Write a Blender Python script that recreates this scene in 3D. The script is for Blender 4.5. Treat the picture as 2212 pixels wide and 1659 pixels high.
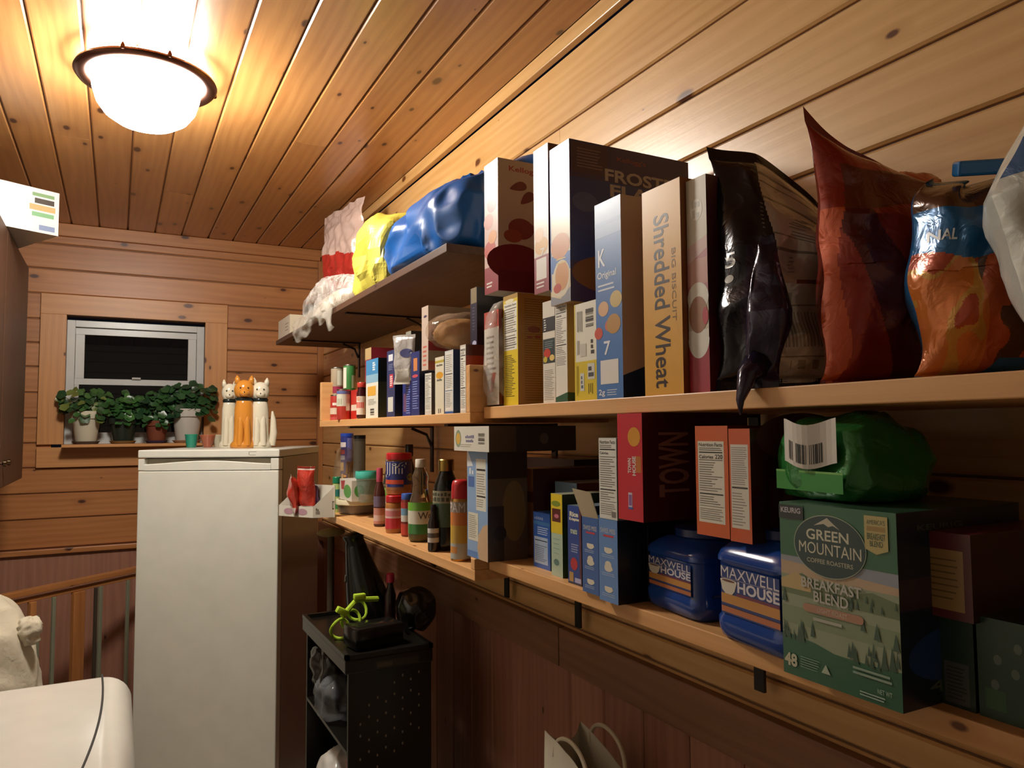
import bpy, math, random
from mathutils import Vector, Matrix, noise
PI = math.pi
for o in list(bpy.data.objects): bpy.data.objects.remove(o)
C = bpy.context.scene.collection
scn = bpy.context.scene
EYE = 1.5                      # eye height above the floor

# ------------------------------------------------------------------ camera
YAW, PITCH, ROLL, FPX, W, H = math.radians(27.82), math.radians(3.49), math.radians(-.4), 1615.5, 2212, 1659
fw = Vector((math.sin(YAW)*math.cos(PITCH), math.cos(YAW)*math.cos(PITCH), math.sin(PITCH)))
rt = Vector((math.cos(YAW), -math.sin(YAW), 0)); up = rt.cross(fw)
rt, up = math.cos(ROLL)*rt + math.sin(ROLL)*up, -math.sin(ROLL)*rt + math.cos(ROLL)*up
cam = bpy.data.objects.new('camera', bpy.data.cameras.new('camera')); C.objects.link(cam)
cam.matrix_world = Matrix(((rt.x, up.x, -fw.x, 0), (rt.y, up.y, -fw.y, 0), (rt.z, up.z, -fw.z, EYE), (0, 0, 0, 1)))
cam.data.sensor_width = 36; cam.data.lens = 36*FPX/W; cam.data.clip_start = .02
scn.camera = cam
# ------------------------------------------------------------------ view, world, light values
scn.view_settings.view_transform = 'Standard'; scn.view_settings.look = 'None'
scn.view_settings.gamma = 1; scn.view_settings.exposure = 0.0
scn.view_settings.use_curve_mapping = False
world = bpy.data.worlds.new('night'); scn.world = world; world.use_nodes = True
world.node_tree.nodes['Background'].inputs[0].default_value = (.01, .012, .02, 1)
world.node_tree.nodes['Background'].inputs[1].default_value = .25
LAMP_EMIT = 122.0; LAMP_COL = (1, .95, .86)

# ------------------------------------------------------------------ measuring helpers
def ray(px, py):
    return rt*((px-W/2)/FPX) + up*(-(py-H/2)/FPX) + fw
def PX(px, py, x): d = ray(px, py); d = d*(x/d.x); return Vector((d.x, d.y, d.z+EYE))
def PY(px, py, y): d = ray(px, py); d = d*(y/d.y); return Vector((d.x, d.y, d.z+EYE))
def PZ(px, py, z): d = ray(px, py); d = d*((z-EYE)/d.z); return Vector((d.x, d.y, z))
def PD(px, py, D): d = ray(px, py); d = d*(D/math.hypot(d.x, d.y)); return Vector((d.x, d.y, d.z+EYE))
def az(px): d = ray(px, 900); return math.atan2(d.x, d.y)

# ------------------------------------------------------------------ materials
def lin(c):
    if isinstance(c, str): c = tuple(int(c[i:i+2], 16)/255 for i in (0, 2, 4))
    return tuple(x/12.92 if x <= .04045 else ((x+.055)/1.055)**2.4 for x in c) + (1,)
MATS = {}
def mat(hexc, kind='card'):
    """card, gloss, matte, metal, film, glass, liquid, cloth"""
    key = kind+'_'+hexc
    if key in MATS: return MATS[key]
    m = bpy.data.materials.new(key); m.use_nodes = True; nt = m.node_tree; N = nt.nodes; L = nt.links
    b = N['Principled BSDF']; col = lin(hexc)
    tc = N.new('ShaderNodeTexCoord'); nz = N.new('ShaderNodeTexNoise'); nz.inputs['Scale'].default_value = 14; nz.inputs['Detail'].default_value = 4
    L.new(tc.outputs['Object'], nz.inputs['Vector'])
    mx = N.new('ShaderNodeMixRGB'); mx.blend_type = 'MULTIPLY'; mx.inputs[0].default_value = .22
    cr = N.new('ShaderNodeMapRange'); cr.inputs['To Min'].default_value = .6; cr.inputs['To Max'].default_value = 1.25
    L.new(nz.outputs['Fac'], cr.inputs['Value']); L.new(cr.outputs[0], mx.inputs[2]); mx.inputs[1].default_value = col
    L.new(mx.outputs[0], b.inputs['Base Color'])
    R = dict(card=.38, gloss=.16, matte=.75, metal=.3, film=.07, glass=.03, liquid=.05, cloth=.9, foil=.2, enamel=.28, glassy=.02, sheet=.32)[kind]
    b.inputs['Roughness'].default_value = R
    if kind == 'card':
        b.inputs['Specular IOR Level'].default_value = .5; b.inputs['Coat Weight'].default_value = .35; b.inputs['Coat Roughness'].default_value = .26
    if kind == 'metal': b.inputs['Metallic'].default_value = 1
    if kind == 'foil':
        b.inputs['Metallic'].default_value = .25; b.inputs['Specular IOR Level'].default_value = .7
    if kind in ('glass', 'liquid'):
        b.inputs['Transmission Weight'].default_value = .92 if kind == 'glass' else .6; b.inputs['IOR'].default_value = 1.3
    if kind == 'film':
        out = N['Material Output']; tr = N.new('ShaderNodeBsdfTransparent'); ms = N.new('ShaderNodeMixShader')
        n2 = N.new('ShaderNodeTexNoise'); n2.inputs['Scale'].default_value = 30
        mr = N.new('ShaderNodeMapRange'); mr.inputs['To Min'].default_value = .08; mr.inputs['To Max'].default_value = .62
        L.new(tc.outputs['Object'], n2.inputs['Vector']); L.new(n2.outputs['Fac'], mr.inputs['Value'])
        L.new(mr.outputs[0], ms.inputs[0]); L.new(tr.outputs[0], ms.inputs[1]); L.new(b.outputs[0], ms.inputs[2]); L.new(ms.outputs[0], out.inputs[0])
    if kind in ('foil', 'film', 'cloth'):
        bp = N.new('ShaderNodeBump'); bp.inputs['Strength'].default_value = .5; bp.inputs['Distance'].default_value = .004
        n3 = N.new('ShaderNodeTexNoise'); n3.inputs['Scale'].default_value = 38; n3.inputs['Detail'].default_value = 3; n3.inputs['Distortion'].default_value = 1.2
        L.new(tc.outputs['Object'], n3.inputs['Vector']); L.new(n3.outputs['Fac'], bp.inputs['Height']); L.new(bp.outputs[0], b.inputs['Normal'])
    MATS[key] = m; return m

def wood(name, light, dark, knot='5a2c14', rough=.4, knots=1.0, tone=.35, coat=0):
    m = bpy.data.materials.new(name); m.use_nodes = True; nt = m.node_tree; N = nt.nodes; L = nt.links
    b = N['Principled BSDF']
    at = N.new('ShaderNodeAttribute'); at.attribute_name = 'gco'
    rn = N.new('ShaderNodeAttribute'); rn.attribute_name = 'rnd'
    def mapping(s):
        mp = N.new('ShaderNodeMapping'); mp.inputs['Scale'].default_value = s; L.new(at.outputs['Vector'], mp.inputs['Vector']); return mp.outputs[0]
    def nz(s, scale, det, dist=0):
        n = N.new('ShaderNodeTexNoise'); n.inputs['Scale'].default_value = scale; n.inputs['Detail'].default_value = det
        n.inputs['Distortion'].default_value = dist; L.new(mapping(s), n.inputs['Vector']); return n.outputs['Fac']
    def math_(op, a, bb, clamp=False):
        n = N.new('ShaderNodeMath'); n.operation = op; n.use_clamp = clamp
        for i, x in enumerate((a, bb)):
            if x is None: continue
            if isinstance(x, (int, float)): n.inputs[i].default_value = x
            else: L.new(x, n.inputs[i])
        return n.outputs[0]
    broad = nz((1.0, 9, 9), 1.0, 3, .6); fib = nz((2.2, 90, 90), 1.6, 4)
    wv = N.new('ShaderNodeTexWave'); wv.wave_type = 'BANDS'; wv.bands_direction = 'Y'; wv.inputs['Scale'].default_value = 7
    wv.inputs['Distortion'].default_value = 14; wv.inputs['Detail'].default_value = 3; wv.inputs['Detail Scale'].default_value = .5
    L.new(mapping((.25, 1.5, 1.5)), wv.inputs['Vector'])
    f = math_('ADD', math_('MULTIPLY', broad, .55), math_('MULTIPLY', fib, .3))
    f = math_('ADD', f, math_('MULTIPLY', wv.outputs['Fac'], .13))
    f = math_('ADD', math_('MULTIPLY', math_('SUBTRACT', f, .47), 1.9), .42)
    f = math_('ADD', f, math_('MULTIPLY', math_('SUBTRACT', rn.outputs['Fac'], .5), tone), True)
    mx = N.new('ShaderNodeMixRGB'); mx.inputs[1].default_value = lin(light); mx.inputs[2].default_value = lin(dark); L.new(f, mx.inputs[0])
    vo = N.new('ShaderNodeTexVoronoi'); vo.inputs['Scale'].default_value = 1.0; vo.voronoi_dimensions = '2D'; L.new(mapping((3.4, 7.0, 1)), vo.inputs['Vector'])
    sep = N.new('ShaderNodeSeparateColor'); L.new(vo.outputs['Color'], sep.inputs[0])
    rad = math_('MULTIPLY', math_('SUBTRACT', sep.outputs[0], .35), .17*knots)        # some cells carry no knot
    k = math_('SUBTRACT', 1.0, math_('DIVIDE', vo.outputs['Distance'], math_('MAXIMUM', rad, .001)), True)
    k = math_('MULTIPLY', k, 2.2, True)
    halo = math_('SUBTRACT', 1.0, math_('DIVIDE', vo.outputs['Distance'], math_('MAXIMUM', math_('MULTIPLY', rad, 3.0), .001)), True)
    h1 = N.new('ShaderNodeMixRGB'); h1.inputs[2].default_value = lin(dark); L.new(math_('MULTIPLY', halo, .8), h1.inputs[0]); L.new(mx.outputs[0], h1.inputs[1])
    k1 = N.new('ShaderNodeMixRGB'); k1.inputs[2].default_value = lin(knot); L.new(k, k1.inputs[0]); L.new(h1.outputs[0], k1.inputs[1])
    L.new(k1.outputs[0], b.inputs['Base Color'])
    b.inputs['Roughness'].default_value = rough; b.inputs['Specular IOR Level'].default_value = .5
    b.inputs['Coat Weight'].default_value = coat; b.inputs['Coat Roughness'].default_value = .3
    bp = N.new('ShaderNodeBump'); bp.inputs['Strength'].default_value = .12; bp.inputs['Distance'].default_value = .002
    L.new(fib, bp.inputs['Height']); L.new(bp.outputs[0], b.inputs['Normal'])
    return m
PINE = wood('varnished_pine', 'e2b77c', 'c18f52', '5c3418', .36, 1.0, .35, .3)
PINE_C = wood('varnished_pine_ceiling', 'cc9458', 'a16a38', '4a2814', .34, 1.0, .35, .5)
PINE_B = wood('orange_pine', 'c4854e', '9c6234', '4a2412', .40)
PINE_T = wood('window_trim_pine', 'd69a5e', 'b87d48', '5a2c16', .40)
SHELFW = wood('shelf_pine', 'dfab72', 'c08a50', '6a3a1a', .45, .6)
DARKW = wood('brown_stained_wood', '93694c', '6a4832', '3a2214', .5, .5)
DARKW2 = wood('red_brown_panel', 'ac7a62', '8a5a46', '4a2a1c', .6, .4)
BLACKW = wood('dark_shelf_wood', '5b3e2c', '3c271b', '20120a', .5, .3)

# ------------------------------------------------------------------ geometry accumulator
class G:
    def __init__(s): s.v = []; s.f = []; s.m = []; s.mats = []; s.g = []; s.r = []; s.rnd = .5; s.gf = None
    def mi(s, m):
        if isinstance(m, str): m = mat(m)
        if m not in s.mats: s.mats.append(m)
        return s.mats.index(m)
    def add(s, verts, faces, m, gco=None):
        b = len(s.v); i = s.mi(m) if not isinstance(m, list) else None
        for q in verts:
            q = Vector(q); s.v.append(q)
            s.g.append(tuple(s.gf(q)) if s.gf else (q.y, q.z, q.x)); s.r.append(s.rnd)
        for k, fc in enumerate(faces):
            s.f.append([b+j for j in fc]); s.m.append(i if i is not None else s.mi(m[k]))
    def box(s, a, b, m, ax=None, cham=0):
        x0, y0, z0 = (min(a[i], b[i]) for i in range(3)); x1, y1, z1 = (max(a[i], b[i]) for i in range(3))
        if ax is not None:
            ra = random.random()*20; rb = random.random()*20
            o = [1, 2, 0] if ax == 0 else ([0, 2, 1] if ax == 1 else [0, 1, 2])
            if ax == 0: s.gf = lambda q: (q.x+ra, q.y+q.z+rb, q.z)
            elif ax == 1: s.gf = lambda q: (q.y+ra, q.z+q.x+rb, q.x)
            else: s.gf = lambda q: (q.z+ra, q.x+q.y+rb, q.x)
            s.rnd = random.random()
        if cham:
            s.hull_box(x0, y0, z0, x1, y1, z1, m, cham)
        else:
            v = [(x, y, z) for x in (x0, x1) for y in (y0, y1) for z in (z0, z1)]
            s.add(v, [(0, 1, 3, 2), (4, 6, 7, 5), (0, 4, 5, 1), (2, 3, 7, 6), (0, 2, 6, 4), (1, 5, 7, 3)], m)
        s.gf = None; s.rnd = .5
    def hull_box(s, x0, y0, z0, x1, y1, z1, m, c):
        import bmesh
        bm = bmesh.new(); bmesh.ops.create_cube(bm, size=1)
        for q in bm.verts: q.co = Vector(((x0+x1)/2+q.co.x*(x1-x0), (y0+y1)/2+q.co.y*(y1-y0), (z0+z1)/2+q.co.z*(z1-z0)))
        bmesh.ops.bevel(bm, geom=bm.edges[:], offset=c, segments=2, affect='EDGES', profile=.5)
        bm.verts.index_update()
        s.add([q.co.copy() for q in bm.verts], [[q.index for q in fc.verts] for fc in bm.faces], m); bm.free()
    def obox(s, c, sx, sy, sz, m, rot=None, cham=0):
        """box centred at c, turned by matrix rot"""
        t = G(); t.box((-sx/2, -sy/2, -sz/2), (sx/2, sy/2, sz/2), m, None, cham)
        rot = rot or Matrix.Identity(3)
        s.add([Vector(c)+rot@q for q in t.v], t.f, m)
    def tube(s, pts, r, m, n=10, cap=True):
        pts = [Vector(p) for p in pts]; rs = r if isinstance(r, (list, tuple)) else [r]*len(pts)
        vs = []; prev = None
        for i, p in enumerate(pts):
            t = (pts[min(i+1, len(pts)-1)]-pts[max(i-1, 0)]).normalized()
            a = (prev - t*prev.dot(t)).normalized() if prev else t.orthogonal().normalized()
            prev = a; b = t.cross(a)
            for k in range(n): vs.append(p+(a*math.cos(2*PI*k/n)+b*math.sin(2*PI*k/n))*rs[i])
        fs = [(i*n+k, i*n+(k+1) % n, (i+1)*n+(k+1) % n, (i+1)*n+k) for i in range(len(pts)-1) for k in range(n)]
        if cap: fs += [tuple(range(n))[::-1], tuple((len(pts)-1)*n+k for k in range(n))]
        s.add(vs, fs, m)
    def lathe(s, c, prof, m, n=40, sq=(1, 1), rot=0, close=True, tf=None):
        """prof: (r, z[, material]) from the bottom up"""
        c = Vector(c); vs = []; fs = []; ms = []
        for p in prof:
            for k in range(n):
                a = 2*PI*k/n; q = Vector((p[0]*math.cos(a)*sq[0], p[0]*math.sin(a)*sq[1], p[1]))
                if rot: q = Matrix.Rotation(rot, 3, 'Z')@q
                if tf: q = tf@q
                vs.append(c+q)
        for i in range(len(prof)-1):
            for k in range(n):
                fs.append((i*n+k, i*n+(k+1) % n, (i+1)*n+(k+1) % n, (i+1)*n+k)); ms.append(prof[i+1][2] if len(prof[i+1]) > 2 else m)
        if close:
            fs.append(tuple(range(n))[::-1]); ms.append(m); fs.append(tuple((len(prof)-1)*n+k for k in range(n))); ms.append(prof[-1][2] if len(prof[-1]) > 2 else m)
        s.add(vs, fs, ms)
    def grid(s, fn, nu, nv, m, closeu=False):
        vs = [fn(i/nu, j/nv) for j in range(nv+1) for i in range(nu+1)]
        fs = []; ms = []
        for j in range(nv):
            for i in range(nu):
                fs.append((j*(nu+1)+i, j*(nu+1)+i+1, (j+1)*(nu+1)+i+1, (j+1)*(nu+1)+i))
                ms.append(m((i+.5)/nu, (j+.5)/nv) if callable(m) else m)
        s.add(vs, fs, ms)
    def build(s, name, parent=None, smooth=False, base=None, autos=None):
        me = bpy.data.meshes.new(name)
        if parent is not None: inv = MW[parent.name].inverted(); vv = [inv@q for q in s.v]; loc = None
        else:
            if base is None:
                xs = [q.x for q in s.v]; ys = [q.y for q in s.v]; zs = [q.z for q in s.v]
                base = Vector(((min(xs)+max(xs))/2, (min(ys)+max(ys))/2, min(zs)))
            loc = Vector(base); vv = [q-loc for q in s.v]
        me.from_pydata([tuple(q) for q in vv], [], s.f)
        for m in s.mats: me.materials.append(m)
        me.polygons.foreach_set('material_index', s.m)
        if smooth: me.polygons.foreach_set('use_smooth', [True]*len(s.f))
        a = me.attributes.new('gco', 'FLOAT_VECTOR', 'POINT'); a.data.foreach_set('vector', [c for g in s.g for c in g])
        a = me.attributes.new('rnd', 'FLOAT', 'POINT'); a.data.foreach_set('value', s.r)
        me.update()
        if autos:
            me.polygons.foreach_set('use_smooth', [True]*len(s.f)); me.set_sharp_from_angle(angle=math.radians(autos))
        o = bpy.data.objects.new(name, me); C.objects.link(o)
        if parent is not None: o.parent = parent; MW[o.name] = MW[parent.name].copy()
        else: o.location = loc; MW[o.name] = Matrix.Translation(loc)
        return o
MW = {}
def thing(name, loc, label, cat, group=None, rz=0):
    o = bpy.data.objects.new(name, None); o.empty_display_size = .05; C.objects.link(o)
    o.location = loc; o.rotation_euler = (0, 0, rz); MW[o.name] = Matrix.Translation(Vector(loc))@Matrix.Rotation(rz, 4, 'Z')
    o['label'] = label; o['category'] = cat
    if group: o['group'] = group
    return o
def tag(o, label, cat, group=None):
    o['label'] = label; o['category'] = cat
    if group: o['group'] = group
    return o
def struct(o): o['kind'] = 'structure'; return o

# ------------------------------------------------------------------ text
TX = {}
def glyphs(s, bold=.0):
    key = (s, bold)
    if key in TX: return TX[key]
    cu = bpy.data.curves.new('lettering', 'FONT'); cu.body = s; cu.size = 1; cu.offset = bold; cu.resolution_u = 3
    o = bpy.data.objects.new('lettering', cu); me = o.to_mesh()
    vs = [tuple(q.co) for q in me.vertices]; fs = [tuple(p.vertices) for p in me.polygons]
    o.to_mesh_clear(); bpy.data.objects.remove(o); bpy.data.curves.remove(cu)
    x0 = min(q[0] for q in vs); x1 = max(q[0] for q in vs); y0 = min(q[1] for q in vs); y1 = max(q[1] for q in vs)
    vs = [((q[0]-x0)/(x1-x0), (q[1]-y0)/(y1-y0)) for q in vs]
    TX[key] = (vs, fs); return TX[key]

class Surf:
    """a surface u,v in 0..1 with size su,sv metres; fn(u,v,off) gives a point"""
    def __init__(s, g, fn, su, sv): s.g = g; s.fn = fn; s.su = su; s.sv = sv; s.k = 0; s.hold = False
    def lv(s, l):              # later prints lie a hair above earlier ones
        if not s.hold: s.k += 1
        return OFF*(l*.6+.05*s.k)
    def rect(s, u0, v0, u1, v1, m, l=1, step=.014):
        o = s.lv(l)
        nu = max(1, int(abs(u1-u0)*s.su/step)); nv = max(1, int(abs(v1-v0)*s.sv/step))
        s.g.grid(lambda a, b: s.fn(u0+(u1-u0)*a, v0+(v1-v0)*b, o), nu, nv, m if not isinstance(m, str) else mat(m))
    def ell(s, cu, cv, ru, rv, m, l=1, n=28, a0=0, a1=2*PI):
        o = s.lv(l)
        pts = [(cu+ru*math.cos(a0+(a1-a0)*k/n), cv+rv*math.sin(a0+(a1-a0)*k/n)) for k in range(n+(1 if a1-a0 < 6.2 else 0))]
        vs = [s.fn(cu, cv, o)]+[s.fn(a, b, o) for a, b in pts]
        k = len(pts); full = a1-a0 > 6.2
        fs = [(0, i+1, (i+1) % k+1) for i in range(k if full else k-1)]
        s.g.add(vs, fs, m)
    def poly(s, pts, m, l=1):
        o = s.lv(l)
        s.g.add([s.fn(a, b, o) for a, b in pts], [tuple(range(len(pts)))], m)
    def text(s, t, u0, v0, u1, v1, m, l=2, rot=0, bold=.015):
        o = s.lv(l)
        vs, fs = glyphs(t, 0 if 'M' in t or 'm' in t else bold)
        def q(x, y):
            if rot == 90: x, y = 1-y, x
            elif rot == -90: x, y = y, 1-x
            return s.fn(u0+(u1-u0)*x, v0+(v1-v0)*y, o)
        s.g.add([q(x, y) for x, y in vs], fs, m)
    def scrib(s, t, u0, v0, u1, v1, m, l=2, rot=0, bold=0):
        """a word too small to read: one uneven stroke block per letter"""
        r = random.Random(len(t)*7+1); n = len(t)
        for i in range(n):
            a, b = (i+.12)/n, (i+.8)/n; h = r.uniform(.6, 1)
            if rot: s.rect(u0, v0+(v1-v0)*a, u0+(u1-u0)*h, v0+(v1-v0)*b, m, l)
            else: s.rect(u0+(u1-u0)*a, v0, u0+(u1-u0)*b, v0+(v1-v0)*h, m, l)
    def lines(s, u0, v0, u1, v1, n, m, l=2, seed=1, fill=.5, rag=.3, vert=False):
        r = random.Random(seed); s.lv(l); s.hold = True
        for i in range(n):
            t = (i+.5)/n; w = 1-r.random()*rag
            if vert:
                u = u0+(u1-u0)*t; d = (u1-u0)/n*fill/2; s.rect(u-d, v1-(v1-v0)*w, u+d, v1, m, l, .05)
            else:
                v = v1-(v1-v0)*t; d = (v1-v0)/n*fill/2; s.rect(u0, v-d, u0+(u1-u0)*w, v+d, m, l, .05)
        s.hold = False
    def bars(s, u0, v0, u1, v1, m='25221f', l=2, seed=3, bg='e8e6da', horiz=False):
        r = random.Random(seed)
        if bg: s.rect(u0, v0, u1, v1, bg, l-1)
        n = 22
        for i in range(n):
            if r.random() < .3: continue
            t0 = .06+.88*i/n; t1 = t0+.88/n*r.choice((.35, .6, .9))
            if horiz: s.rect(u0+(u1-u0)*.08, v0+(v1-v0)*t0, u1-(u1-u0)*.08, v0+(v1-v0)*t1, m, l)
            else: s.rect(u0+(u1-u0)*t0, v0+(v1-v0)*.1, u0+(u1-u0)*t1, v1-(v1-v0)*.1, m, l)
    def nutri(s, u0, v0, u1, v1, l=1, bg='e9e6da', seed=5, big=None, head='Nutrition Facts'):
        s.rect(u0, v0, u1, v1, bg, l); U = u1-u0; V = v1-v0; k = '23201e'
        a, b = u0+.05*U, u1-.05*U
        s.text(head, a, v1-.065*V, b, v1-.02*V, k, l+1)
        s.lines(a, v1-.12*V, b, v1-.075*V, 2, '55504a', l+1, seed, .4)
        s.rect(a, v1-.145*V, b, v1-.13*V, k, l+1)
        if big: s.text('Calories', a, v1-.215*V, a+.55*U, v1-.17*V, k, l+1); s.text(big, b-.28*U, v1-.215*V, b, v1-.16*V, k, l+1)
        else: s.text('Calories', a, v1-.2*V, a+.5*U, v1-.165*V, k, l+1)
        s.rect(a, v1-.235*V, b, v1-.228*V, k, l+1)
        s.lines(a, v1-.62*V, b, v1-.25*V, 13, '6d675f', l+1, seed+1, .35, .5)
        s.rect(a, v1-.655*V, b, v1-.64*V, k, l+1)
        s.lines(a, v1-.78*V, b, v1-.67*V, 4, '6d675f', l+1, seed+2, .35, .5)
        s.rect(a, v1-.8*V, b, v1-.795*V, k, l+1)
        s.lines(a, v1-.97*V, b, v1-.82*V, 6, '8b857b', l+1, seed+3, .4, .25)
OFF = .00018
class Carton:
    """a folded card box: w along its narrow side facing -x, d along its broad side facing -y"""
    def __init__(s, cx, cy, z0, w, d, h, cols, rz=0, bulge=.002, tilt=0, side_top=None):
        s.g = G(); s.c = Vector((cx, cy, z0)); s.w, s.d, s.h = w, d, h; bulge = 0; s.bulge = 0
        s.R = Matrix.Rotation(rz, 3, 'Z')@Matrix.Rotation(tilt, 3, 'X')
        A = (-d/2, d/2, -w/2, w/2)
        def B(u, v): return bulge*math.sin(PI*min(max(u, 0), 1))*math.sin(PI*min(max(v, 0), 1))
        def pt(x, y, z): return s.c+s.R@Vector((x, y, z))
        s.S = Surf(s.g, lambda u, v, o=0: pt(-d/2-B(u, v)*.6-o, w/2-u*w, v*h), w, h)
        s.F = Surf(s.g, lambda u, v, o=0: pt(-d/2+u*d, -w/2-B(u, v)-o, v*h), d, h)
        s.T = Surf(s.g, lambda u, v, o=0: pt(-d/2+u*d, -w/2+v*w, h+o), d, w)
        s.Bk = Surf(s.g, lambda u, v, o=0: pt(d/2-u*d, w/2+B(u, v)+o, v*h), d, h)
        s.E = Surf(s.g, lambda u, v, o=0: pt(d/2+o, -w/2+u*w, v*h), w, h)
        s.D = Surf(s.g, lambda u, v, o=0: pt(-d/2+u*d, w/2-v*w, -o), d, w)
        cs = cols if isinstance(cols, (list, tuple)) else (cols, cols, cols)  # side, front, top; many fronts are darkened to paint in their shade
        for sf, c in ((s.S, cs[0]), (s.F, cs[1]), (s.T, cs[2]), (s.Bk, cs[1]), (s.E, cs[0]), (s.D, cs[2])):
            m = c if not isinstance(c, str) else mat(c)
            s.g.grid(lambda a, b, sf=sf: sf.fn(a, b, 0), 10, 14, m)
        # tuck flap seam on top
        s.T.rect(.01, .02, .99, .52, cs[2], 1)
    def done(s, name, label, cat='box', group=None): return tag(s.g.build(name, base=s.c), label, cat, group)

def side_carton(xl, xr, yt, X, depth, z0, cols, h=None, bulge=.002, yb=None, tilt=0):
    """carton whose narrow side stands in the plane x=X between two sight lines"""
    a = PX(xl, yt, X); b = PX(xr, yt, X)
    ym = (a.y+b.y)/2; w = abs(a.y-b.y)
    zt = PX((xl+xr)/2, yt, X).z
    if z0 is None: z0 = PX((xl+xr)/2, yb, X).z
    return Carton(X+depth/2, ym, z0, w, depth, h or (zt-z0), cols, 0, bulge, tilt)

def cyl_at(xl, xr, X, yt=None):
    """centre, radius and top height for a round thing seen between two sight lines, its centre in plane X"""
    a0, a1 = az(xl), az(xr); am = (a0+a1)/2; D = X/math.sin(am); r = D*math.sin((a1-a0)/2)
    c = Vector((X, X/math.tan(am), 0)); zt = PD((xl+xr)/2, yt, D-r*.3).z if yt else None
    return c, r, zt
def cylsurf(g, c, r, z0, z1, facing=None, span=PI*1.1, lean=None):
    """label surface wrapped round an upright cylinder; facing = direction its middle looks at"""
    facing = facing if facing is not None else math.atan2(-c.y, -c.x)
    def fn(u, v, o=0):
        a = facing - span/2 + u*span; rr = r+o+.0003
        return Vector((c.x+rr*math.cos(a), c.y+rr*math.sin(a), z0+(z1-z0)*v))
    return Surf(g, fn, r*span, z1-z0)

def superq(g, c, size, m, ex=.5, nz=0, sc=6, seed=0, nu=56, nv=36, rz=0, ridge=0, taper=0, lean=(0, 0), slope=(1, 1)):
    """soft sack: rounded box with creases"""
    R = Matrix.Rotation(rz, 3, 'Z')
    def sp(x, e): return math.copysign(abs(x)**e, x)
    def fn(u, v):
        t = -PI/2+PI*v; p = 2*PI*u
        x = sp(math.cos(t), ex)*sp(math.cos(p), ex); y = sp(math.cos(t), ex)*sp(math.sin(p), ex); z = sp(math.sin(t), ex)
        q = Vector((x*size[0]/2, y*size[1]/2, z*size[2]/2))
        s = 1-taper*(z*.5+.5); q.x *= s; q.y *= s
        q.x += lean[0]*(z*.5+.5); q.y += lean[1]*(z*.5+.5)
        q.z = -size[2]/2+(q.z+size[2]/2)*(slope[0]+(slope[1]-slope[0])*(q.x/size[0]+.5))
        n = noise.noise(q*sc+Vector((seed*7.3, seed, 0)))*nz
        if ridge: n += ridge*(.5-abs(noise.noise(q*sc*2.2+Vector((seed, 4, seed*3)))))*1.3
        d = q.normalized() if q.length > 0 else q
        q = q+d*n
        q.z = max(q.z, -size[2]/2)
        return Vector(c)+R@q
    g.grid(fn, nu, nv, m)

# pillow bag: seen face u,v ; stands at base point c, faces direction ang
def two(px0, X0, px1, X1, z):
    """base centre, width and facing of something spanning two sight lines"""
    d0, d1 = ray(px0, 800), ray(px1, 800); a = Vector((X0, d0.y/d0.x*X0, z)); b = Vector((X1, d1.y/d1.x*X1, z)); w = (b-a).length; e = (b-a)/w
    return (a+b)/2, w, math.atan2(-e.x, e.y)
class Bag:
    def __init__(s, c, w, h, d, ang, colf, seed=1, crin=.006, lean=0, back='8a8a88', kind='foil', nu=56, nv=72, fat=.55, seal=.05, warp=None):
        s.g = G(); c = Vector(c); fd = Vector((math.cos(ang), math.sin(ang), 0)); ud = Vector((-fd.y, fd.x, 0))   # u runs to the viewer's right
        def surf(u, v, side, o=0):
            vv = (v-seal)/(1-2*seal); vv = min(max(vv, 0), 1)
            pv = (math.sin(PI*vv)**fat) if 0 < vv < 1 else 0
            pu = max(0, 1-abs(2*u-1)**2.6)
            t = d/2*pv*pu**.62
            x = (u-.5)*w*(1-.10*pv)
            n = noise.noise(Vector((u*w*26, v*h*22, seed*3.1+side)))*crin
            n += (.5-abs(noise.noise(Vector((u*w*12+5, v*h*16, seed*1.7+side)))))*crin*1.4; n0 = noise.noise(Vector((u*w*20, v*h*20, seed*5)))*crin; inn = min(1, pu*pv*2.5)
            z = v*h; y = side*t+side*n*inn+n0*(1-inn)
            x += noise.noise(Vector((v*h*14, seed*2.0, 0)))*crin*1.3
            y += lean*v*h*v
            q = c+ud*x+fd*(y+side*o)+Vector((0, 0, z+noise.noise(Vector((u*w*14, seed, 1)))*crin*(1 if v > .5 else 0)))
            if warp: q = warp(u, v, q)
            return q
        s.fn = surf
        s.g.grid(lambda a, b: surf(a, b, 1), nu, nv, colf)
        s.g.grid(lambda a, b: surf(1-a, b, -1), nu//2, nv//2, mat(back, kind))
        s.S = Surf(s.g, lambda u, v, o=0: surf(u, v, 1, o*9), w, h)
    def done(s, name, label, cat='bag', group=None):
        return tag(s.g.build(name, smooth=True), label, cat, group)

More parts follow.
